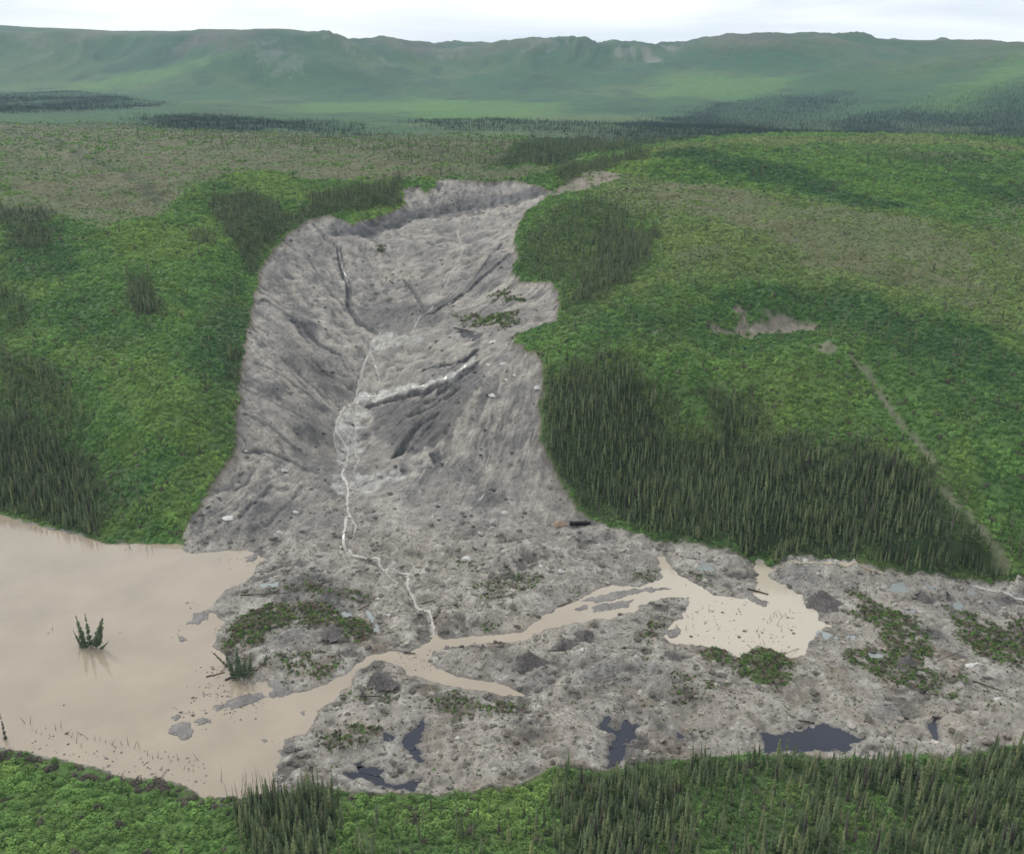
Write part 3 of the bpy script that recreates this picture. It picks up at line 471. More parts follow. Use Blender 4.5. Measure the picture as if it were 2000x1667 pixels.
# ------------------------------------------------------------------ materials
def mat(name, rough=.85, spec=.3):
    m = bpy.data.materials.new(name); m.use_nodes = True; t = m.node_tree; b = t.nodes['Principled BSDF']
    b.inputs['Roughness'].default_value = rough; b.inputs['Specular IOR Level'].default_value = spec; return m, t, b
def noise(t, scale, detail=4, vec=None, rough=.55):
    n = N(t, 'ShaderNodeTexNoise'); n.inputs['Scale'].default_value = scale; n.inputs['Detail'].default_value = detail; n.inputs['Roughness'].default_value = rough
    if vec is not None: L(t, vec, n.inputs['Vector'])
    return n.outputs['Fac']
def math_(t, op, a, b=None, c=None):
    n = N(t, 'ShaderNodeMath', operation=op)
    for i, v in enumerate((a, b, c)):
        if v is None: continue
        if isinstance(v, (int, float)): n.inputs[i].default_value = v
        else: L(t, v, n.inputs[i])
    return n.outputs[0]
def rng(t, v, a, b, c, d):
    n = N(t, 'ShaderNodeMapRange'); L(t, v, n.inputs[0])
    for i, q in enumerate((a, b, c, d)): n.inputs[i+1].default_value = q
    return n.outputs[0]
def scalec(t, c, f):
    n = N(t, 'ShaderNodeVectorMath', operation='SCALE'); L(t, c, n.inputs[0]); L(t, f, n.inputs['Scale']) if not isinstance(f, float) else setattr(n.inputs['Scale'], 'default_value', f); return n.outputs[0]
m, t, bs = mat('ground', .8, .25)
g = N(t, 'ShaderNodeNewGeometry').outputs['Position']
ta = N(t, 'ShaderNodeAttribute', attribute_name='tone'); mu = N(t, 'ShaderNodeAttribute', attribute_name='mud'); da = N(t, 'ShaderNodeAttribute', attribute_name='damp_shade')
na = noise(t, .9, 8, g, .68); nb = noise(t, .22, 6, g, .6); nc = noise(t, .03, 8, g, .65)
f1 = math_(t, 'MULTIPLY', rng(t, na, .3, .7, .74, 1.26), rng(t, nb, .3, .7, .78, 1.22))
f1 = math_(t, 'MULTIPLY', f1, rng(t, nc, .3, .7, .82, 1.18))
L(t, scalec(t, ta.outputs['Color'], f1), bs.inputs['Base Color'])
bp = N(t, 'ShaderNodeBump'); bp.inputs['Strength'].default_value = 1.0; bp.inputs['Distance'].default_value = 1.0
hh = math_(t, 'ADD', math_(t, 'MULTIPLY', na, .5), math_(t, 'MULTIPLY', nb, 1.4)); L(t, hh, bp.inputs['Height']); L(t, bp.outputs[0], bs.inputs['Normal'])
L(t, rng(t, da.outputs['Fac'], 0, 1, .85, .45), bs.inputs['Roughness'])
gm.materials.append(m)
def water(name, colr, rough, bump, spec=.5):
    m, t, b = mat(name, rough, spec); g = N(t, 'ShaderNodeNewGeometry').outputs['Position']
    n = noise(t, .05, 5, g); cc = N(t, 'ShaderNodeRGB'); cc.outputs[0].default_value = (*colr, 1)
    L(t, scalec(t, cc.outputs[0], rng(t, n, .3, .7, .90, 1.08)), b.inputs['Base Color']); b.inputs['IOR'].default_value = 1.33
    w_ = noise(t, 1.3, 3, g); bb = N(t, 'ShaderNodeBump'); bb.inputs['Strength'].default_value = 1; bb.inputs['Distance'].default_value = bump
    L(t, w_, bb.inputs['Height']); L(t, bb.outputs[0], b.inputs['Normal']); return m
W_MUD = water('muddy water', (.312, .262, .196), .06, .004, 1.0); 
def silt_gradient(m):
    # the silt load grows from the lake up the channel to the pond
    t = m.node_tree; b = t.nodes['Principled BSDF']; src = b.inputs['Base Color'].links[0].from_socket
    sx = N(t, 'ShaderNodeSeparateXYZ'); L(t, N(t, 'ShaderNodeNewGeometry').outputs['Position'], sx.inputs[0]); q = N(t, 'ShaderNodeMix', data_type='RGBA')
    L(t, rng(t, sx.outputs['X'], 10, 75, 0, 1), q.inputs[0]); L(t, src, q.inputs[6]); q.inputs[7].default_value = (.425, .378, .30, 1); L(t, q.outputs[2], b.inputs['Base Color'])
silt_gradient(W_MUD)
W_BLK = water('dark bog water', (.020, .022, .034), .05, .004, .6)
W_MLK = water('milky meltwater', (.24, .265, .255), .10, .006, .7); W_STR = water('silty meltwater', (.42, .39, .35), .25, .03); W_BRN = water('brown runoff', (.42, .345, .25), .2, .02)
def leafm(name, default, trans=.25, rough=.75):
    """foliage or earth whose colour comes from the plant's own tint"""
    m, t, b = mat(name, rough, .2)
    a = N(t, 'ShaderNodeAttribute', attribute_name='tint', attribute_type='INSTANCER')
    oi = N(t, 'ShaderNodeObjectInfo'); g = N(t, 'ShaderNodeNewGeometry')
    n = noise(t, 1.4, 3, g.outputs['Position']); f = math_(t, 'MULTIPLY', rng(t, n, .3, .7, .65, 1.35), rng(t, oi.outputs['Random'], 0, 1, .85, 1.15))
    c = scalec(t, a.outputs['Color'], f); L(t, c, b.inputs['Base Color'])
    if trans:
        tr = N(t, 'ShaderNodeBsdfTranslucent'); L(t, c, tr.inputs[0]); mx = N(t, 'ShaderNodeMixShader'); mx.inputs[0].default_value = trans
        L(t, b.outputs[0], mx.inputs[1]); L(t, tr.outputs[0], mx.inputs[2]); L(t, mx.outputs[0], t.nodes['Material Output'].inputs[0])
    return m
M_LEAF = leafm('shrub leaves', None, .3); M_NEED = leafm('spruce needles', None, .12)
def plainm(name, c, rough=.85, sc=2.0, lo=.7, hi=1.3, bump=.15):
    m, t, b = mat(name, rough, .2); g = N(t, 'ShaderNodeNewGeometry').outputs['Position']; n = noise(t, sc, 6, g)
    cc = N(t, 'ShaderNodeRGB'); cc.outputs[0].default_value = (*c, 1); L(t, scalec(t, cc.outputs[0], rng(t, n, .3, .7, lo, hi)), b.inputs['Base Color'])
    bb = N(t, 'ShaderNodeBump'); bb.inputs['Distance'].default_value = bump; L(t, n, bb.inputs['Height']); L(t, bb.outputs[0], b.inputs['Normal']); return m
M_BARK = plainm('grey bark', (.11, .095, .08)); M_DEAD = plainm('bleached dead wood', (.20, .17, .145)); M_DARKWOOD = plainm('soaked dark wood', (.060, .042, .032))
M_DMUD = plainm('dark soaked earth', (.100, .089, .084), .75, 1.2, .6, 1.6, .6); M_ICE = plainm('silty ice', (.52, .51, .48), .5, 1.5, .8, 1.15, .2)
M_CLOD = plainm('pale clod', (.33, .30, .275), .85, 1.5, .7, 1.3, .2); M_TAN = plainm('tan clay', (.34, .235, .16)); M_UNDERCUT = plainm('undercut shade', (.020, .016, .014), .8)

# ------------------------------------------------------------------ haze
ztop = float(Z.max())+60
hx = 9700.; hb = bpy.data.meshes.new('haze')
v = [(x, y, z) for x in (-hx, hx) for y in (-400, 9300) for z in (-6.0, ztop)]
hb.from_pydata(v, [], [(0,1,3,2),(4,6,7,5),(0,4,5,1),(2,3,7,6),(0,2,6,4),(1,5,7,3)]); hz_ = bpy.data.objects.new('haze', hb); COL.objects.link(hz_); hz_['kind'] = 'stuff'
m = bpy.data.materials.new('haze'); m.use_nodes = True; t = m.node_tree; t.nodes.clear(); o_ = N(t, 'ShaderNodeOutputMaterial'); pv = N(t, 'ShaderNodeVolumePrincipled')
pv.inputs['Color'].default_value = (.50, .78, 1.0, 1); pv.inputs['Density'].default_value = 3.4e-5; L(t, pv.outputs[0], o_.inputs['Volume']); hb.materials.append(m)

# ------------------------------------------------------------------ water
def struct(name, me, m, label, kind='structure'):
    o = bpy.data.objects.new(name, me); COL.objects.link(o); me.materials.append(m); o['kind'] = kind; o['label'] = label; return o
def photo_xy(X, Y, z):
    dz = z-H; f = Y*CP-dz*SP; return 1000+FPX*X/f, 833.5-FPX*(Y*SP+dz*CP)/f
st = 3
I_ = np.arange(0, nI, st); J_ = np.arange(0, nJ, st); sub = np.ix_(I_, J_)
dl = dlake[sub]; xs = X2[sub]; ys = Y2[sub]; PX, PY = photo_xy(xs, ys, 0.0)
near = np.minimum.reduce([dl[:-1, :-1], dl[1:, :-1], dl[1:, 1:], dl[:-1, 1:]]) < 2.2
near &= (ys[:-1, :-1] < 460)
cx = PX[:-1, :-1]; cy = PY[:-1, :-1]
body = np.where(cx+(cy-1300)*.9 < 655, 0, np.where((cx > 1235) & (cy < 1300), 2, 1))
sid = np.arange(len(I_)*len(J_)).reshape(len(I_), len(J_))
for k, (nm, lb) in enumerate([('lake', 'wide flat brown muddy lake dammed by the debris at left'), ('channel', 'muddy forked channel winding through the debris'), ('pond', 'pale silty pond beside the spruce forest foot')]):
    s_ = near & (body == k); q = np.stack([sid[:-1, :-1][s_], sid[1:, :-1][s_], sid[1:, 1:][s_], sid[:-1, 1:][s_]], -1)
    u, inv = np.unique(q.ravel(), return_inverse=True)
    cc = np.stack([xs.ravel()[u], ys.ravel()[u], np.zeros(len(u))], -1)
    struct(nm, mesh_np(nm, cc, inv.reshape(-1, 4)), W_MUD, lb)
def polymesh(name, P_, z, grow=1.8):
    c = P_.mean(0); n = len(P_); ar = sum(P_[i][0]*P_[(i+1)%n][1]-P_[(i+1)%n][0]*P_[i][1] for i in range(n)); out = []
    for i in range(n):
        e1 = P_[i]-P_[i-1]; e2 = P_[(i+1)%n]-P_[i]; nn = np.array([e1[1]+e2[1], -e1[0]-e2[0]])*(1 if ar > 0 else -1); nn = nn/(np.linalg.norm(nn)+1e-9); out.append(P_[i]+nn*grow)
    if ar < 0: out = out[::-1]
    me = bpy.data.meshes.new(name); me.from_pydata([(p[0], p[1], z) for p in out], [], [list(range(n))]); return me
PL = ['narrow dark pool split by a turf lump in the lower middle debris','tiny dark pool just left of the forked dark pool','black jagged pool under the debris edge beside foreground shrubs','dark branching pool left of the centre foreground spruces',
 'widest dark blue pool behind the foreground spruces at right','small dark wedge pool near the lower right debris','small dark puddle between the two larger dark pools','pale green pool on the upper right debris','milky puddle just right of the silty pond',
 'second milky puddle right of the silty pond','blue grey puddle below the milky puddles','upright pale puddle between the turf rafts at right','pale turquoise puddle above the pond near forest','little pale puddle under the pale green pool','narrow grey puddle beside the stream mouth','grey puddle on top of the left turf raft','thin pale puddle at the upper right debris edge','milky puddle at the lake corner of the debris','pale sliver of water near the right forest edge']
for (kind, P_, lvl), lb in zip(pool_list, PL):
    struct('dark_pool' if kind == 'black' else 'meltwater_pool', polymesh('pool', P_, lvl+.02), W_BLK if kind == 'black' else W_MLK, lb)
def ribbon(name, P_, hw, lift, m, label, seed):
    r = np.random.RandomState(seed); seg = np.linalg.norm(np.diff(P_, axis=0), axis=1); cum = np.r_[0, np.cumsum(seg)]; n = max(6, int(cum[-1]/.8)); s = np.linspace(0, cum[-1], n)
    x = np.interp(s, cum, P_[:, 0]); y = np.interp(s, cum, P_[:, 1]); x = x+vnoise(s/4, s*0+seed, 3)*.9+vnoise(s/1.5, s*0+seed, 13)*.25; y = y+vnoise(s/4, s*0+seed+9, 4)*.5
    tx = np.gradient(x); ty = np.gradient(y); l = np.hypot(tx, ty)+1e-9; tx /= l; ty /= l; ww = hw*(.75+.55*vnoise(s/2.2, s*0+seed, 6)); ww[0] = ww[-1] = .05
    A = np.stack([x-ty*ww, y+tx*ww], -1); B = np.stack([x+ty*ww, y-tx*ww], -1); M_ = np.stack([x, y], -1)
    rows = [A, M_, B]; co = []
    for R_ in rows: co.append(np.c_[R_, gz(R_[:, 0], R_[:, 1])+lift])
    co[0][:, 2] = np.minimum(co[0][:, 2], co[1][:, 2]+.12); co[2][:, 2] = np.minimum(co[2][:, 2], co[1][:, 2]+.12)
    co = np.concatenate(co); i = np.arange(n-1); f = np.concatenate([np.stack([i+k*n, i+1+k*n, i+1+(k+1)*n, i+(k+1)*n], -1) for k in (0, 1)])
    return struct(name, mesh_np(name, co, f[:, ::-1]), m, label)
SL = ['faint rill in the upper right of the basin','side braid beside the white silt patch','side braid right of the stream below the silt','side braid left of the stream below the silt','small loop beside the lower melt stream','short side rill on the debris left of the last bend','short white rill high on the left slump wall','milky rill dropping from the basin floor','thin rill beside the basin outlet','short rill high under the headwall','white rill entering the basin from the right','long milky stream running down the slump to the channel','side rill joining the long milky stream','bright stream at the right edge of the debris','brown runoff along the foot of the spruce forest']
for i, ((kind, P_, hw), lb) in enumerate(zip(strm, SL)): ribbon('stream', P_, hw*(1.15 if hw < .9 else .85), .28, W_BRN if kind == 'brown' else W_STR, lb, 300+i)

# ------------------------------------------------------------------ plants: one mesh per kind and size
def leaves_mesh(name, seed, r, h, n, ls, lobes):
    """a shrub: leaf sprays spread through several domed lobes"""
    rs = np.random.RandomState(seed); V = []; F = []
    lb = [(rs.uniform(-.55, .55)*r, rs.uniform(-.55, .55)*r, rs.uniform(.45, .8)*r, rs.uniform(.65, 1.05)*h) for _ in range(lobes)]
    for k in range(n):
        lx, ly, lr, lh = lb[k % lobes]; a = rs.uniform(0, 6.283); u = rs.uniform(-.1, 1)
        rr = math.sqrt(max(0, 1-u*u))*rs.uniform(.72, 1.08); d = Vector((math.cos(a)*rr, math.sin(a)*rr, u))
        p = Vector((lx+d.x*lr, ly+d.y*lr, max(.08, d.z*lh*.8)))
        nrm = (d+Vector(rs.uniform(-.6, .6, 3))+Vector((0, 0, .5))).normalized(); tq = nrm.to_track_quat('Z', 'Y'); s = ls*rs.uniform(.6, 1.35); i = len(V); roll = rs.uniform(0, 6.28)
        for (cx_, cy_) in ((-.5, 0), (0, -.38), (.62, 0), (0, .38)):
            q = Vector((cx_*math.cos(roll)-cy_*math.sin(roll), cx_*math.sin(roll)+cy_*math.cos(roll), 0))*s; V.append(p+tq@q)
        F.append((i, i+1, i+2, i+3))
    me = bpy.data.meshes.new(name); me.from_pydata(V, [], F); return me
def stems_mesh(name, seed, r, h, n=5):
    rs = np.random.RandomState(seed); V = []; F = []
    for k in range(n):
        a = rs.uniform(0, 6.28); q = rs.uniform(.2, .6)*r; tip = Vector((math.cos(a)*q, math.sin(a)*q, h*rs.uniform(.5, .8))); i = len(V)
        for j in range(3):
            b = j*2.094; V.append(Vector((math.cos(b)*.05+.1*math.cos(a), math.sin(b)*.05+.1*math.sin(a), -.3)))
        V.append(tip)
        for j in range(3): F.append((i+j, i+(j+1) % 3, i+3))
    me = bpy.data.meshes.new(name); me.from_pydata(V, [], F); return me
def spruce_mesh(name, seed, h, r, whorls, per, bare=.12, gap=0.0):
    rs = np.random.RandomState(seed); V = []; F = []
    for k in range(whorls):
        f = k/(whorls-1); z0 = h*(bare+(.97-bare)*f); rad = r*((1-f)**.75*.92+.10)*rs.uniform(.75, 1.15)
        if rs.rand() < gap: continue
        for j in range(per):
            a = (j+rs.uniform(-.3, .3))*6.283/per+k*1.7; L_ = rad*rs.uniform(.7, 1.25); dr = L_*rs.uniform(.25, .65); wd = L_*rs.uniform(.36, .55)+.06; ca, sa = math.cos(a), math.sin(a); i = len(V)
            V += [(ca*.04, sa*.04, z0+.16*h/whorls), (ca*L_*.6-sa*wd, sa*L_*.6+ca*wd, z0-dr*.55), (ca*L_, sa*L_, z0-dr), (ca*L_*.6+sa*wd, sa*L_*.6-ca*wd, z0-dr*.65), (ca*L_*.55, sa*L_*.55, z0-dr*.2)]
            F += [(i, i+1, i+4), (i+4, i+1, i+2), (i+4, i+2, i+3), (i, i+4, i+3)]
    i = len(V); V.append((0, 0, h*1.0))
    for j in range(4): V.append((math.cos(j*1.57)*.10, math.sin(j*1.57)*.10, h*.93))
    F += [(i, i+1+j, i+1+(j+1) % 4) for j in range(4)]
    me = bpy.data.meshes.new(name); me.from_pydata(V, [], F); return me
def trunk_mesh(name, h, r0, lean=0.0):
    V = []; F = []
    for k in range(4):
        f = k/3; rr = r0*(1-f*.85)
        for j in range(5): V.append((math.cos(j*1.2566)*rr+lean*f*f*h, math.sin(j*1.2566)*rr, -.4+f*(h*.97+.4)))
    for k in range(3):
        for j in range(5): F.append((k*5+j, k*5+(j+1) % 5, (k+1)*5+(j+1) % 5, (k+1)*5+j))
    me = bpy.data.meshes.new(name); me.from_pydata(V, [], F); return me
def snag_mesh(name, seed, h, r0, lean=0.0):
    """a dead stem with broken branch stubs"""
    rs = np.random.RandomState(seed); me0 = trunk_mesh(name, h, r0, lean); V = [tuple(v.co) for v in me0.vertices]; F = [tuple(p.vertices) for p in me0.polygons]
    for k in range(16):
        z0 = h*rs.uniform(.3, .95); a = rs.uniform(0, 6.28); l = rs.uniform(.25, .8)*(1.2-z0/h); x0 = lean*(z0/h)**2*h; i = len(V)
        V += [(x0, 0, z0+.04), (x0+.03*math.sin(a), -.03*math.cos(a), z0-.04), (x0+math.cos(a)*l, math.sin(a)*l, z0-l*.25)]; F.append((i, i+1, i+2))
    me = bpy.data.meshes.new(name); me.from_pydata(V, [], F); return me
def join_mesh(name, parts):
    V = []; F = []; MI = []; mats = []
    for me, m in parts:
        o = len(V); V += [tuple(v.co) for v in me.vertices]; F += [tuple(i+o for i in p.vertices) for p in me.polygons]
        if m not in mats: mats.append(m)
        MI += [mats.index(m)]*len(me.polygons)
    me = bpy.data.meshes.new(name); me.from_pydata(V, [], F)
    for m in mats: me.materials.append(m)
    me.polygons.foreach_set('material_index', MI); return me
SHR = []; SPR = []
for i in range(5):
    r = (1.7, 1.5, 1.9, 1.4, 1.6)[i]; h = (1.9, 2.2, 1.7, 1.6, 2.5)[i]
    lm = leaves_mesh('crown', 500+i, r, h, 190, .46, (5, 4, 6, 4, 5)[i]); lm.materials.append(M_LEAF); sm = stems_mesh('stem', 520+i, r, h); sm.materials.append(M_BARK); SHR.append((lm, sm))
for i in range(5):
    h = (9.5, 8.0, 10.5, 7.0, 9.0)[i]; r = (.85, .70, .78, .72, 1.0)[i]
    cm = spruce_mesh('crown', 540+i, h, r, (20, 17, 22, 15, 17)[i], 5, (.10, .16, .14, .08, .2)[i], (0, .08, .12, 0, .1)[i]); cm.materials.append(M_NEED); tm_ = trunk_mesh('trunk', h, .13); tm_.materials.append(M_BARK); SPR.append((cm, tm_))

def proto(meshes, name):
    c = bpy.data.collections.new(name)
    for i, me in enumerate(meshes):
        o = bpy.data.objects.new('%s_%d' % (name, i), me); c.objects.link(o)
    return c
def scatter(name, P3, rot, scl, tint, pick, coll, label):
    me = bpy.data.meshes.new(name); me.vertices.add(len(P3)); me.vertices.foreach_set('co', P3.astype(np.float32).ravel())
    for nm, ty, key, arr in (('rot', 'FLOAT_VECTOR', 'vector', rot), ('scl', 'FLOAT_VECTOR', 'vector', scl), ('tint', 'FLOAT_COLOR', 'color', np.c_[tint, np.ones(len(tint))]), ('pick', 'INT', 'value', pick)):
        a = me.attributes.new(nm, ty, 'POINT'); a.data.foreach_set(key, (arr.astype(np.int32) if ty == 'INT' else arr.astype(np.float32)).ravel())
    o = bpy.data.objects.new(name, me); COL.objects.link(o); o['kind'] = 'stuff'; o['label'] = label
    tr = bpy.data.node_groups.new(name, 'GeometryNodeTree'); tr.interface.new_socket('Geometry', in_out='INPUT', socket_type='NodeSocketGeometry'); tr.interface.new_socket('Geometry', in_out='OUTPUT', socket_type='NodeSocketGeometry')
    gi = N(tr, 'NodeGroupInput'); go = N(tr, 'NodeGroupOutput'); ip = N(tr, 'GeometryNodeInstanceOnPoints'); ci = N(tr, 'GeometryNodeCollectionInfo')
    ci.inputs['Collection'].default_value = coll; ci.inputs['Separate Children'].default_value = True; ci.inputs['Reset Children'].default_value = True
    def na_(n, ty):
        q = N(tr, 'GeometryNodeInputNamedAttribute', data_type=ty); q.inputs['Name'].default_value = n; return q.outputs['Attribute']
    L(tr, gi.outputs[0], ip.inputs['Points']); L(tr, ci.outputs[0], ip.inputs['Instance']); ip.inputs['Pick Instance'].default_value = True
    L(tr, na_('pick', 'INT'), ip.inputs['Instance Index']); er = N(tr, 'FunctionNodeEulerToRotation'); L(tr, na_('rot', 'FLOAT_VECTOR'), er.inputs[0]); L(tr, er.outputs[0], ip.inputs['Rotation'])
    L(tr, na_('scl', 'FLOAT_VECTOR'), ip.inputs['Scale']); L(tr, ip.outputs[0], go.inputs[0])
    md = o.modifiers.new('scatter', 'NODES'); md.node_group = tr; return o
RS2 = np.random.RandomState(11)
def candidates(n, t0, t1, y0, y1):
    t_ = RS2.uniform(t0, t1, n); s_ = RS2.uniform(math.log(y0), math.log(y1), n); return t_, s_
def look(arr, t_, s_): return bilin(GT, GS, arr, t_, s_)
def samp(spacing0, grow, t0, t1, y0, y1, dens):
    """points spread evenly over the ground: one per spacing^2, the spacing growing beyond grow metres"""
    K = grow/spacing0; n = int((t1-t0)*math.log(y1/y0)*K*K); t_, s_ = candidates(n, t0, t1, y0, y1); Y = np.exp(s_)
    keep = RS2.rand(n) < np.minimum(1, (Y/grow)**2)*look(dens, t_, s_); return t_[keep], s_[keep]
# shrub thickets
t_, s_ = samp(1.6, 640, -.72, .72, 185, 1900, np.clip(shrub, 0, 1)*(1-.55*np.clip(spr, 0, 1)))
Y = np.exp(s_); X = t_*Y; z = look(Z, t_, s_); n = len(t_); print('shrubs', n)
base = look(veg, t_, s_); clump = fbm(X/6, Y/6, 201, 3); tun = look(tundra, t_, s_); gf = np.maximum(1, Y/640)
bright = (1+.32*clump)*RS2.uniform(.72, 1.28, n); tint = base*bright[:, None]*2.35; yl = RS2.rand(n)*(.5+.5*clump); tint = tint+np.where(yl > .55, .4, 0)[:, None]*(np.array(YELL)*2.5-tint)
bl = (RS2.rand(n) < .12); tint = np.where(bl[:, None], tint*.75+np.array((.004, .012, .014)), tint)
dry = RS2.rand(n) < .035; tint = np.where(dry[:, None], np.array((.150, .135, .100))*RS2.uniform(.7, 1.2, n)[:, None], tint)
sc = RS2.uniform(.5, 1.12, n)*gf*(1-.35*tun)*(1+.3*clump)*(1-.18*sstep(330, 450, Y)); sl_ = np.clip(look(spr, t_, s_)*1.3, 0, .85)[:, None]; tint = tint+(np.array((.125, .160, .066))*RS2.uniform(.6, 1.3, n)[:, None]-tint)*sl_; sc = sc*(1-.3*sl_[:, 0])
fr_ = (look(dlake, t_, s_) < 7)*(Y < 330)*(RS2.rand(n) < .55); tint = np.where(fr_[:, None], np.array((.165, .145, .115))*RS2.uniform(.7, 1.2, n)[:, None], tint); tint = tint*(1-.12*sstep(340, 300, Y))[:, None]
SH = dict(t=t_, s=s_, X=X, Y=Y, z=z, tint=tint, sc=sc, pick=RS2.randint(0, 5, n), rz=RS2.uniform(0, 6.28, n), hz=RS2.uniform(.75, 1.3, n))
# spruce stands
t_, s_ = samp(1.18, 520, -.72, .72, 185, 1500, np.clip(spr, 0, 1)*.9)
Y = np.exp(s_); X = t_*Y; z = look(Z, t_, s_); n = len(t_); print('spruces', n)
tint = np.array((.098, .128, .060))*RS2.uniform(.6, 1.5, n)[:, None]; ol = RS2.rand(n) < .3; tint = np.where(ol[:, None], np.array((.150, .172, .076))*RS2.uniform(.8, 1.3, n)[:, None], tint)
dd = RS2.rand(n) < .05; tint = np.where(dd[:, None], np.array((.085, .075, .060))*RS2.uniform(.7, 1.2, n)[:, None], tint)
mid = sstep(640, 560, Y)*0
sc = (RS2.beta(2.0, 2.6, n)*.78+.20)*np.maximum(1, Y/700)**.5*(1+.12*sstep(330, 290, Y))*(1+.25*fbm(X/25, Y/25, 231, 2))
SPD = dict(t=t_, s=s_, X=X, Y=Y, z=z, tint=tint, sc=sc, pick=RS2.randint(0, 5, n), rz=RS2.uniform(0, 6.28, n), hz=RS2.uniform(.95, 1.3, n))
def insq(D):
    px, py = photo_xy(D['X'], D['Y'], D['z']+D['sc']*1.0); return (px > 5) & (px < 1995) & (py > 5) & (py < 1690)
def largest(D, k, thin):
    px = D['sc']/np.hypot(np.hypot(D['X'], D['Y']), H)*insq(D); o = np.argsort(-px); return o[:k]
shr_i = largest(SH, 300, 0); spr_i = largest(SPD, 270, 0)
def rest(D, idx): k = np.ones(len(D['X']), bool); k[idx] = False; return k
shr_join = proto([join_mesh('shrub', [(a, M_LEAF), (b, M_BARK)]) for a, b in SHR], 'shrub_kind'); spr_join = proto([join_mesh('spruce', [(a, M_NEED), (b, M_BARK)]) for a, b in SPR], 'spruce_kind')
def stuff(D, k, name, coll, label, tilt=.06):
    n = int(k.sum()); r = np.c_[RS2.normal(0, tilt, n), RS2.normal(0, tilt, n), D['rz'][k]]; s = D['sc'][k]
    return scatter(name, np.c_[D['X'][k], D['Y'][k], D['z'][k]-.1], r, np.c_[s, s, s*D['hz'][k]], D['tint'][k], D['pick'][k], coll, label)
stuff(SH, rest(SH, shr_i), 'willow_thicket', shr_join, 'green willow and alder scrub covering the hills')
stuff(SPD, rest(SPD, spr_i), 'spruce_forest', spr_join, 'dark slender spruces on the hillsides', .035)
# far-off forest belts and single trees on the moor
spf = np.clip(spr_far, 0, 1)
t_, s_ = samp(6.0, 3000, -.62, .62, 1300, 5200, spf); Y = np.exp(s_); X = t_*Y; n = len(t_); print('far', n)
FD = dict(X=X, Y=Y, z=look(Z, t_, s_), tint=np.array((.026, .050, .032))*RS2.uniform(.6, 1.6, n)[:, None], sc=RS2.uniform(.45, 1.2, n)*.9, pick=RS2.randint(0, 5, n), rz=RS2.uniform(0, 6.28, n), hz=np.ones(n))
stuff(FD, np.ones(n, bool), 'distant_forest', spr_join, 'dark forest belts across the far valley', .02)
# knee-high tufts on the brown moor
t_, s_ = samp(2.2, 700, -.70, .70, 430, 2000, np.clip(tundra, 0, 1)*.8); Y = np.exp(s_); X = t_*Y; n = len(t_); print('moor', n)
mt = look(br, t_, s_)
MD = dict(X=X, Y=Y, z=look(Z, t_, s_), tint=mt*RS2.uniform(1.5, 2.3, n)[:, None], sc=RS2.uniform(.2, .5, n)*np.maximum(1, Y/900), pick=RS2.randint(0, 5, n), rz=RS2.uniform(0, 6.28, n), hz=np.ones(n))
stuff(MD, np.ones(n, bool), 'moor_scrub', shr_join, 'low brown and olive dwarf scrub on the upland moor')
# uprooted scrub on the turf rafts
t_, s_ = samp(.72, 330, -.62, .62, 195, 860, np.clip(raft*.85+(toe*.075+slump*.016)*(dlake > 2)*(dpool > 1), 0, 1)); Y = np.exp(s_); X = t_*Y; n = len(t_); print('raft', n)
k = RS2.rand(n); tint = np.where((k < .5)[:, None], np.array((.135, .225, .060)), np.where((k < .76)[:, None], np.array((.115, .130, .065)), np.array((.20, .15, .115))))*RS2.uniform(.6, 1.35, n)[:, None]
RD = dict(X=X, Y=Y, z=look(Z, t_, s_), tint=tint, sc=RS2.uniform(.26, .72, n)*(.4+.6*look(raft, t_, s_))*(1+.5*sstep(430, 600, Y)), pick=RS2.randint(0, 5, n), rz=RS2.uniform(0, 6.28, n), hz=RS2.uniform(.7, 1.4, n))
stuff(RD, np.ones(n, bool), 'uprooted_scrub', shr_join, 'torn scrub and turf rafted along on the debris', .5)

# ------------------------------------------------------------------ things one can point at
def emp(name, loc, label, cat, group=None, rot=(0, 0, 0), sc=1.0):
    o = bpy.data.objects.new(name, None); COL.objects.link(o); o.location = loc; o.rotation_euler = rot; o.scale = (sc, sc, sc) if not hasattr(sc, '__len__') else sc
    o.empty_display_size = .5; o['label'] = label; o['category'] = cat
    if group: o['group'] = group
    return o
def part(name, me, parent, tint=None):
    o = bpy.data.objects.new(name, me); COL.objects.link(o); o.parent = parent
    if tint is not None: o['tint'] = [float(c) for c in tint]+[1.0] if False else [float(c) for c in tint]
    return o
def single(name, me, m, loc, label, cat, group=None, rot=(0, 0, 0), sc=(1, 1, 1)):
    if m is not None and not me.materials: me.materials.append(m)
    o = bpy.data.objects.new(name, me); COL.objects.link(o); o.location = loc; o.rotation_euler = rot; o.scale = sc; o['label'] = label; o['category'] = cat
    if group: o['group'] = group
    return o
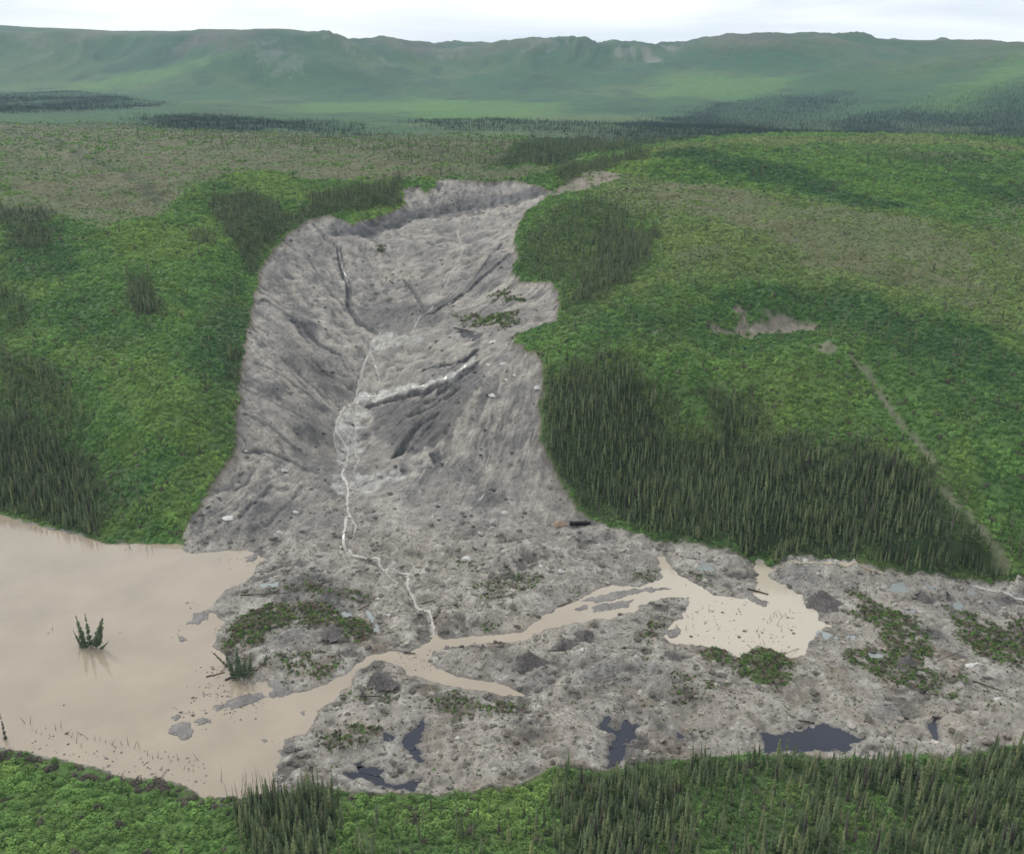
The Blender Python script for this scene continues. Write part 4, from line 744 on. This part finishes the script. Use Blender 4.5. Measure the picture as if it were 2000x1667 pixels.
for o_i in spr_i:
    X, Y, z = SPD['X'][o_i], SPD['Y'][o_i], SPD['z'][o_i]; px, py = photo_xy(X, Y, z); s = SPD['sc'][o_i]; tn = SPD['tint'][o_i]
    hue = 'greyish dead-topped' if tn[0] > .06 and tn[2] > .045 else ('olive' if tn[0] > .042 else 'dark green'); hh_ = 'tall' if s > 1.15 else ('short' if s < .85 else 'slender')
    row = 'front edge' if py < 1505 else ('middle' if py < 1590 else 'near side')
    where = row+' of the '+next(l for lim_, l in ((520, 'left half of the lake stand'), (720, 'right half of the lake stand'), (1040, 'bottom centre willow bank'), (1160, 'stand left of the branching pool'), (1260, 'stand below the branching pool'), (1360, 'stand right of the branching pool'), (1480, 'stand left of the widest pool'), (1600, 'stand before the widest pool'), (1720, 'stand right of the widest pool'), (1850, 'stand near the small wedge pool'), (9999, 'stand in the bottom right corner')) if px < lim_)
    e = emp('spruce_tree', (X, Y, z-.1), ('%s %s spruce, %s' % (hh_, hue, where)).replace('greyish dead-topped', 'greyish'), 'spruce', 'spruces along the near bank', (RS2.normal(0, .035), RS2.normal(0, .035), SPD['rz'][o_i]), (s, s, s*SPD['hz'][o_i]))
    k = SPD['pick'][o_i]; part('crown', SPR[k][0], e, tn); part('trunk', SPR[k][1], e)
for o_i in shr_i:
    X, Y, z = SH['X'][o_i], SH['Y'][o_i], SH['z'][o_i]; px, py = photo_xy(X, Y, z); s = SH['sc'][o_i]; tn = SH['tint'][o_i]
    hue = 'dry brownish' if tn[1] < tn[0]*1.3 else ('yellow-green' if tn[1] > .33 else ('bright green' if tn[1] > .25 else ('deep green' if tn[1] < .17 else 'mid green')))
    row = 'upper edge' if py < 1530 else ('middle' if py < 1600 else 'lowest rows')
    where = row+' of the '+next(l for lim_, l in ((130, 'bottom left corner bank'), (260, 'left lake bank'), (370, 'lake bank left of the snags'), (470, 'lake bank around the snags'), (680, 'dark spruce stand by the lake'), (800, 'bank below the jagged black pool'), (930, 'bottom centre willow bank'), (1080, 'willow bank left of the big stand'), (1250, 'thin stand below the branching pool'), (1450, 'thin stand right of the branching pool'), (1720, 'thin stand below the widest pool'), (9999, 'bottom right corner bank')) if px < lim_)
    e = emp('willow_bush', (X, Y, z-.1), '%s %s willow, %s' % ('broad' if s > 1.3 else ('medium' if s > 1.15 else 'small'), hue, where), 'bush', 'willow bushes along the near bank', (0, 0, SH['rz'][o_i]), (s, s, s*SH['hz'][o_i]))
    k = SH['pick'][o_i]; part('foliage', SHR[k][0], e, tn); part('stem', SHR[k][1], e)
def at(px, py, lvl=None):
    if lvl is not None: p = ctl(px, py, lvl); return np.array([p[0], p[1], lvl])
    p = cast([(px, py)], GT, GS, Z)[0]; return np.array([p[0], p[1], float(gz([p[0]], [p[1]])[0])])
def ppm(p): return FPX/math.sqrt(p[0]**2+p[1]**2+(H-p[2])**2)
# the drowned spruces standing in the lake
for px, py, kk, lean, tall, lb in [(458,1322,0,(0,-.2),58,'leaning drowned spruce at the left of the shore clump'),(468,1325,4,(0,0),66,'tallest drowned spruce in the shore clump'),(478,1322,1,(0,.08),52,'drowned spruce right of the tallest in the shore clump'),(486,1316,0,(0,.15),48,'short drowned spruce at the right of the shore clump'),(512,1306,3,(0,.3),40,'lone tilted spruce on the spit right of the clump'),(448,1300,2,(0,-.7),44,'strongly tilted thin spruce left of the shore clump'),(166,1262,0,(.0,-.10),62,'left spruce of the drowned trio in the lake, thickest and green'),(177,1262,2,(.0,.0),66,'thin upright middle spruce of the drowned trio in the lake'),(186,1264,4,(.0,.32),64,'right spruce of the drowned trio in the lake, leaning outward'),(160,1260,1,(0,-.3),34,'smallest green spruce top beside the drowned trio'),(193,1266,3,(0,.8),26,'half sunken fallen spruce top at the foot of the drowned trio')]:
    p = at(px, py, 0); h = tall*.86/ppm(p)/.86; hm_ = (9.5, 8.0, 10.5, 7.0, 9.0)[kk]; s = h/hm_*1.08; e = emp('drowned_spruce', (p[0], p[1], -.9), lb, 'spruce', 'drowned spruces in the lake', (0, lean[1], 0), (s*1.25, s*1.25, s*1.02))
    part('crown', SPR[kk][0], e, (.085, .110, .060)); part('trunk', SPR[kk][1], e)
p = at(12, 1448); e = emp('spruce_tree', (p[0], p[1], p[2]-.2), 'lone thin spruce on the shore at the left edge', 'spruce', None, (0, 0, .4), (.9, .9, 1.1)); part('crown', SPR[2][0], e, (.05, .055, .035)); part('trunk', SPR[2][1], e)
SNG = [snag_mesh('dead_stem', 600+i, 6.0, .10, (.0, .05, -.06, .1)[i]) for i in range(4)]
for m_ in SNG: m_.materials.append(M_DEAD)
SNGD = [me.copy() for me in SNG]
for m_ in SNGD: m_.materials.clear(); m_.materials.append(M_DARKWOOD)
SN = [(432,1535,7.5,.10,'tallest bent grey snag on the lake bank'),(446,1560,6,-.2,'forked grey snag right of the tallest bent snag'),(457,1560,4.5,.15,'short snag at the left of the dark spruces'),(415,1568,3.5,0,'small grey snag left of the bent snag')]
for i, (px, py, h, ln, lb) in enumerate(SN):
    p = at(px, py); single('dead_tree', SNG[i % 4], None, (p[0], p[1], p[2]-.3), lb, 'dead tree', 'snags on the near lake bank', (0, ln, i*1.3), (1.2, 1.2, h*1.15/6))
r_ = np.random.RandomState(5)
for i in range(16):
    px = 466+i*5.2+r_.uniform(-2, 2); py = 1556+r_.uniform(-5, 6); p = at(px, py); h = r_.uniform(7, 11.5)
    single('dead_tree', SNG[i % 4], None, (p[0], p[1], p[2]-.3), 'bare grey dead stem crowded at the left of the dark foreground spruces', 'dead tree', 'bare stems beside the dark foreground spruces', (r_.normal(0, .05), r_.normal(0, .08), r_.uniform(0, 6)), (1.25, 1.25, h/6))
def flooded(lst, lb, grp, lo, hi, dark=True, spread=.35):
    for i, (px, py) in enumerate(lst):
        p = at(px, py); zz = max(p[2], 0)-.3; h = r_.uniform(lo, hi); S_ = (SNGD if dark else SNG)[i % 4]
        single('flooded_stem', S_, None, (p[0], p[1], zz), lb, 'dead stem', grp, (r_.normal(0, spread), r_.normal(0, spread), r_.uniform(0, 6)), (1.0, 1.0, h/6))
for x0_, x1_, lb_ in ((52, 160, 'short bare stem half drowned off the bottom left corner bank'), (165, 285, 'short bare stem half drowned off the left lake bank'), (290, 400, 'short bare stem half drowned between lake bank and tall grey snags')):
    flooded([(x, 1440+(x-100)*.24+r_.uniform(-14, 12)) for x in np.linspace(x0_, x1_, 12)], lb_, 'half drowned stems on the near lake shore', 1.0, 4.2)
flooded([(60,1035),(66,1036),(84,1044),(90,1046),(248,1080),(254,1076),(258,1080),(170,1052)], 'dark drowned stem standing below the far left shore', 'drowned stems by the far lake shore', 2.0, 5)
flooded([(1385,1206),(1383,1192),(1346,1208),(1350,1215),(1362,1200),(1372,1196),(1440,1158),(1430,1155),(1338,1150),(1400,1240),(1402,1232),(1340,1238),(1352,1232),(1460,1240),(1476,1246),(1492,1240)], 'short dark stem poking out of the left side of the silty pond', 'stems standing in the left half of the silty pond', 1.0, 3.5, spread=.5)
flooded([(1505,1222),(1508,1215),(1512,1210),(1517,1216),(1522,1218),(1528,1214),(1535,1212),(1516,1232),(1522,1240),(1526,1246),(1533,1262),(1500,1256),(1494,1262),(1508,1262),(1484,1250),(1541,1204)], 'dark twiggy stem in the snag tangle inside the silty pond', 'tangle of stems in the right half of the silty pond', 1.5, 4.0, spread=.75)
flooded([(100,1246),(104,1243)], 'thin drowned twig left of the spruce trio', 'twigs left of the drowned spruce trio', 2, 3.5, spread=.7)
# logs
def log_mesh(seed, l, r):
    rs = np.random.RandomState(seed); V = []; F = []; n = 6
    for k in range(6):
        f = k/5; rr = r*(1-.55*f)*rs.uniform(.85, 1.15); oy = rs.normal(0, .12); oz = rs.normal(0, .05)
        for j in range(n): V.append((f*l-l/2, oy+math.cos(j*6.283/n)*rr, oz+math.sin(j*6.283/n)*rr))
    for k in range(5):
        for j in range(n): F.append((k*n+j, k*n+(j+1) % n, (k+1)*n+(j+1) % n, (k+1)*n+j))
    F.append(tuple(range(n))[::-1]); F.append(tuple(range(5*n, 6*n)))
    for k in range(7):
        x = rs.uniform(-.3, .5)*l; a = rs.uniform(-.5, 3.6); q = rs.uniform(.3, 1.0); i = len(V); V += [(x-.06, 0, 0), (x+.06, 0, 0), (x+q*.4, math.cos(a)*q, abs(math.sin(a))*q)]; F.append((i, i+1, i+2))
    me = bpy.data.meshes.new('log'); me.from_pydata(V, [], F); return me
LOGS = [(440,1335,500,1303,.32,1,'long dark log lying over the water under the drowned willow clump'),(404,1332,440,1316,.25,1,'short dark log left of the willow clump by the lake'),(418,1278,452,1312,.2,1,'thin leaning pole at the lake edge left of the willow clump'),(500,1310,520,1290,.22,1,'dark pole right of the willow clump'),
 (665,1358,745,1360,.3,1,'dark log along the turf south of the channel fork'),(470,1162,560,1158,.25,1,'dark log beside the upper left turf raft'),(790,1274,812,1280,.3,1,'dark log jammed at the channel fork'),(1460,1150,1500,1168,.4,1,'dark log jam reaching into the silty pond'),(1005,1392,1055,1385,.22,0,'pale pole in the debris right of the turf rafts'),
 (1240,1400,1290,1416,.2,0,'thin pale stick beside the branching dark pool'),(1590,1412,1560,1407,.3,1,'log on the upper bank of the widest dark pool'),(1830,1290,1880,1270,.25,0,'pale log among the right turf rafts'),(1700,1300,1760,1312,.22,0,'grey log below the blue grey puddle'),(1395,1340,1470,1355,.22,0,'bleached log under the centre turf island'),
 (1900,1330,1960,1350,.3,1,'dark root log at the lower right debris'),(610,1268,700,1290,.22,1,'dark pole lying above the channel bank at left'),(700,1192,722,1180,.3,1,'dark stump log at the top corner of the left turf raft'),(310,1524,328,1508,.15,0,'thin pale pole sticking out of the near lake shore'),(885,640,960,655,.3,1,'dark log on the slump below the green hanging turf'),(820,1180,850,1172,.2,1,'short dark log right of the melt stream'),
 (1550,1330,1600,1300,.2,0,'thin bleached log right of the centre turf island'),(1500,1290,1560,1270,.18,1,'dark pole across the centre turf island'),(955,1170,1010,1160,.2,1,'dark log in the middle turf patch'),(1090,1185,1130,1170,.2,1,'dark log lying above the channel bend')]
for i, (x0, y0, x1, y1, r, dk, lb) in enumerate(LOGS):
    a = at(x0, y0); b = at(x1, y1); a[2] = max(a[2], 0); b[2] = max(b[2], 0); l = float(np.linalg.norm(b-a)); c = (a+b)/2
    single('log', log_mesh(700+i, l, r), M_DARKWOOD if dk else M_DEAD, (c[0], c[1], c[2]+r*.7), lb, 'log', 'logs in the debris', Vector(b-a).to_track_quat('X', 'Z').to_euler())
# earth heaps
def heap_mesh(seed, rx, ry, h, sharp=1.0, flatb=.25):
    rs = np.random.RandomState(seed); na_, nr = 26, 10; V = []; F = []; a = np.arange(na_)*6.2832/na_; ox, oy = rs.uniform(-.25, .25, 2)
    for k in range(nr):
        f = (k+1)/nr; edge = 1+.42*vnoise(np.cos(a)*1.6+seed, np.sin(a)*1.6, seed)+.2*vnoise(np.cos(a)*4+seed, np.sin(a)*5, seed+2)
        zz = h*(np.cos(f*math.pi)*.5+.5)**sharp; x = (np.cos(a)*f*edge+ox*(1-f))*rx; y = (np.sin(a)*f*edge+oy*(1-f))*ry
        zz = zz+(.45*h*vnoise(x/2.2+seed, y/2.2, seed+5)+.16*h*vnoise(x/.8, y/.8, seed+6))*(1-f*.7); V += list(zip(x, y, zz-flatb*f))
    V.append((ox*rx, oy*ry, h*1.02)); t_ = len(V)-1
    F += [(t_, j, (j+1) % na_) for j in range(na_)]
    for k in range(nr-1): F += [(k*na_+j, (k+1)*na_+j, (k+1)*na_+(j+1) % na_, k*na_+(j+1) % na_) for j in range(na_)]
    me = bpy.data.meshes.new('heap'); me.from_pydata([tuple(map(float, v)) for v in V], [], F); me.polygons.foreach_set('use_smooth', [True]*len(F)); return me
HEAPS = [(1037,1300,56,3.4,'dark conical earth heap nearest the forked channel, lowest of the row'),(1097,1270,70,2.8,'wide dark earth heap in the middle of the row below the channel'),(1142,1248,46,2.6,'dark earth heap at the upper right of the row below the channel'),(1612,1186,78,4.0,'big dark earth heap at the right shore of the silty pond'),
 (1560,1140,100,2.0,'low broad grey heap above the silty pond'),(740,1338,60,3.6,'dark broken heap inside the bend of the channel fork'),(1310,1284,44,2.2,'small dark heap under the left pond shore'),(1585,1262,44,1.6,'low grey heap at the lower right pond shore'),(1545,1350,60,2.6,'pale heap right of the centre turf island'),
 (1748,1186,50,2.0,'round brownish heap under the pale green pool'),(1868,1215,64,3.0,'grey heap between the two right turf rafts'),(1806,1172,40,2.4,'dark little heap above the upright pale puddle'),(1940,1190,60,2.2,'grey heap under the bright right edge stream'),(1180,1345,120,2.6,'long grey scarp heap below the pond, centre'),(1060,1335,60,2.6,'grey mound at the end of the right channel arm'),
 (1340,1350,80,2.2,'pale lumpy mound left of the centre turf island'),(650,1235,60,1.8,'dark mound on the left turf raft'),(650,1180,70,2.4,'dark ridge at the top of the left turf raft'),(590,1158,80,2.6,'dark slab-like ridge near the lake corner'),(570,1258,110,2.4,'smooth grey mound below the left turf raft'),(1740,1400,70,2.4,'dark hollow-sided mound at lower right'),(1880,1420,90,3.0,'big pale lumpy mound at the lower right'),
 (1960,1400,60,2.4,'pale mound at the right edge of the debris'),(1655,1385,80,2.2,'buff mound above the widest dark pool'),(505,1000,44,3.0,'dark mound on the lower left slump wall'),(496,1040,40,2.6,'dark mound just above the lake corner'),(455,1040,40,2.2,'grey mound at the left foot of the slump'),(600,850,40,2.2,'dark hump on the left slump wall'),
 (630,795,36,2.0,'dark hump beside the melt stream on the left wall'),(950,975,50,2.0,'dark hump on the right foot of the slump'),(585,600,36,2.6,'dark crest high on the left slump wall'),(600,630,34,2.2,'dark knob below the crest on the left wall'),(1000,1235,40,1.4,'small heap above the channel left of the bend'),(1770,1300,50,2.2,'brownish heap between turf rafts at right')]
DK = [0,0,0,0,2,0,0,2,1,1,2,0,2,2,2,1,0,0,0,2,2,1,1,1,0,0,2,0,0,0,0,0,1,0]
M_GMUD = plainm('grey silt', (.185, .170, .162), .8, 1.0, .65, 1.4, .35); M_BUFF = plainm('buff silt', (.285, .250, .220), .8, 1.0, .7, 1.35, .35)
for i, (px, py, wpx, h, lb) in enumerate(HEAPS):
    if DK[i] or i >= 16 and py < 1100 or i in (17, 18): continue
    p = at(px, py); rx = wpx/ppm(p)*.5; single('earth_heap', heap_mesh(800+i, rx, rx*r_.uniform(.8, 1.2), h*1.05, r_.uniform(.7, 1.1)), (M_DMUD, M_BUFF, M_GMUD)[DK[i]], (p[0], p[1]+rx*.3, p[2]-.15), lb, 'earth heap', 'earth heaps on the landslide', (0, 0, r_.uniform(-.4, .4)))
# pale blocks of silty ice
def block_mesh(seed, rx, ry, rz):
    rs = np.random.RandomState(seed); bm_ = heap_mesh(seed, rx, ry, rz, .35, .3); return bm_
ICE = [(1050,757,20,'largest pale ice block at the right edge of the slump'),(962,772,16,'flat pale ice slab right of the dark gullies'),(984,710,14,'pale ice block near the top right of the slump'),(965,668,16,'thin pale ice slab under the hanging turf'),(955,712,10,'small pale ice block left of the one near the top right'),(990,742,12,'pale ice block above the flat slab'),(1005,732,8,'tiny pale ice block in the right slump'),
 (978,786,8,'tiny pale ice block below the flat slab'),(448,1010,22,'long pale ice slab on the lower left slump wall'),(578,999,14,'pale ice slab at the foot of the left wall'),(545,1038,9,'small pale ice chip above the lake corner'),(555,918,14,'pale ice knob on the lower left wall'),(480,880,8,'tiny pale chip high on the lower left wall'),(912,1090,20,'tilted pale block in the debris centre'),(590,1470,14,'pinkish pale block near the lake at the bottom debris'),
 (1398,1000,6,'pale chip at forest edge'),(894,1441,14,'pale block below the turf patch, bottom centre'),(1095,1115,14,'pale block right of the debris centre'),(760,1200,9,'pale chip beside the lower melt stream'),(985,1000,14,'pale slab at the right foot of the slump'),(1900,1300,22,'pale slab on the right turf raft'),(1120,1195,8,'pale chip on the channel bank'),(800,1478,20,'pale mud block standing in the forked dark pool')]
for i, (px, py, wpx, lb) in enumerate(ICE):
    if i == 15: continue
    p = at(px, py); rx = wpx/ppm(p)*.5; single('ice_block', block_mesh(900+i, rx, rx*.7, .35+rx*.28), M_ICE if i not in (14, 22) else M_CLOD, (p[0], p[1], p[2]), lb, 'ice block', 'pale blocks on the landslide', (0, 0, r_.uniform(-.5, .5)))
p = at(1090, 1024); single('clay_block', heap_mesh(950, 3.2, 1.6, 1.5, .5), M_TAN, (p[0], p[1], p[2]-.1), 'small orange tan clay lump left of the black undercut slab', 'clay block')
# black slab put in for the dark shade of an undercut, two drooping ends
p = at(1133, 1026); V = []; F = []; n = 14
for i in range(n):
    f = i/(n-1); x = (f-.5)*9.6; top = 1.9-.25*abs(f-.5)+.12*math.sin(i*2.1); droop = 1.55 if (f < .2 or f > .8) else .75+.15*math.sin(i*1.7)
    for (yy, zz) in ((-.5, top-droop), (-.7, top), (.9, top+.1), (.9, -.3)): V.append((x, yy+.1*math.sin(i*1.3), zz))
for i in range(n-1):
    for j in range(4): F.append((i*4+j, i*4+(j+1) % 4, (i+1)*4+(j+1) % 4, (i+1)*4+j))
F += [(3, 2, 1, 0), tuple((n-1)*4+j for j in range(4))]
me = bpy.data.meshes.new('shade_slab'); me.from_pydata(V, [], F); single('shade_slab', me, M_UNDERCUT, (p[0], p[1], p[2]-.1), 'black slab drawn for the shaded undercut, with drooping ends near forest edge', 'shade slab')
# clods strewn over the debris and slump
def clod(seed):
    import bmesh
    bm = bmesh.new(); bmesh.ops.create_icosphere(bm, subdivisions=1, radius=.5); rs = np.random.RandomState(seed)
    for v in bm.verts: v.co = Vector((v.co.x*rs.uniform(.7, 1.3), v.co.y*rs.uniform(.7, 1.3), v.co.z*rs.uniform(.45, .9)))
    me = bpy.data.meshes.new('clod'); bm.to_mesh(me); bm.free(); return me
M_CL = leafm('clods of mud', None, 0, .85)
CL = [clod(i) for i in range(5)]
for me in CL: me.materials.append(M_CL)
cl_c = proto(CL, 'clod_kind')
cden = np.clip((toe*(.55+.45*sstep(-.2, .4, n2))+slump*.30+.35*sstep(372, 380, Y2)*sstep(440, 400, Y2)*slump)*mud, 0, 1)*sstep(.2, .8, dlake)*(dpool > .4)
t_, s_ = samp(1.15, 360, -.62, .62, 200, 900, cden*.9); Y = np.exp(s_); X = t_*Y; n = len(t_); print('clods', n)
gc = look(col, t_, s_); fb = RS2.rand(n); tint = gc*RS2.uniform(.65, 1.2, n)[:, None]; tint = np.where((fb < .05)[:, None], np.minimum(gc*1.6, .45), tint); tint = np.where((fb > .88)[:, None], gc*.5, tint)
sz = RS2.uniform(.22, .75, n)+((RS2.rand(n) < .05)*(t_ > -.3)*(Y < 400)+(fb > .975))*RS2.uniform(.4, 2.6, n)
scatter('mud_clods', np.c_[X, Y, look(Z, t_, s_)+.02], np.c_[RS2.normal(0, .3, n), RS2.normal(0, .3, n), RS2.uniform(0, 6.28, n)], np.c_[sz*1.2, sz, sz*.8], tint, RS2.randint(0, 5, n), cl_c, 'clods of grey mud strewn over the debris')
# sticks and splinters
stk = [log_mesh(960+i, 3.0, .07) for i in range(3)]
for me in stk: me.materials.append(M_CL)
t_, s_ = samp(2.0, 360, -.62, .62, 200, 760, np.clip(raft*1.0+toe*.07+.5*(np.abs(dm) < 1.6)*(Y2 > 300), 0, 1)*(dlake > 1)); Y = np.exp(s_); X = t_*Y; n = len(t_); print('sticks', n)
sz = RS2.uniform(.4, 1.2, n); scatter('broken_sticks', np.c_[X, Y, look(Z, t_, s_)+.35], np.c_[RS2.normal(0, .2, n), RS2.normal(0, .35, n), RS2.uniform(0, 6.28, n)], np.c_[sz, sz, sz], np.where((RS2.rand(n) < .5)[:, None], np.array((.07, .05, .04)), np.array((.25, .22, .19))), RS2.randint(0, 3, n), proto(stk, 'stick_kind'), 'broken branches and sticks among the debris')

# flotsam drifting close to the debris shores
FLO = [([(400,1290),(520,1300),(520,1390),(380,1420),(330,1390)],.30),([(340,1180),(430,1170),(440,1260),(340,1260)],.06),([(760,1262),(850,1262),(850,1310),(760,1300)],.3),([(1310,1180),(1420,1160),(1420,1260),(1300,1250)],.10),([(1430,1180),(1560,1200),(1550,1290),(1400,1270)],.16),([(1400,1150),(1500,1150),(1510,1190),(1420,1180)],.2),([(60,1420),(400,1500),(400,1540),(60,1470)],.18),([(380,1060),(510,1080),(500,1110),(360,1095)],.04),([(100,1150),(340,1150),(340,1400),(100,1380)],.0015)]
fl = np.zeros_like(Z)
for pts, a in FLO: fl = np.maximum(fl, mask(pts, 3, 4, cv=False)*a)
fl = fl*(dlake < 0)*sstep(-.1, .5, fbm(X2/4, Y2/4, 191, 3)+.25)
t_, s_ = samp(.8, 330, -.72, .62, 195, 460, fl); Y = np.exp(s_); X = t_*Y; n = len(t_); print('flotsam', n); sz = RS2.uniform(.2, .75, n)+(RS2.rand(n) < .06)*.7
scatter('flotsam', np.c_[X, Y, np.full(n, .02)], np.c_[RS2.normal(0, .1, n), RS2.normal(0, .1, n), RS2.uniform(0, 6.28, n)], np.c_[sz*1.3, sz, sz*.35], np.where((RS2.rand(n) < .5)[:, None], np.array((.10, .08, .065)), np.array((.20, .18, .165))), RS2.randint(0, 5, n), cl_c, 'bits of bark, turf and mud floating by the shores')
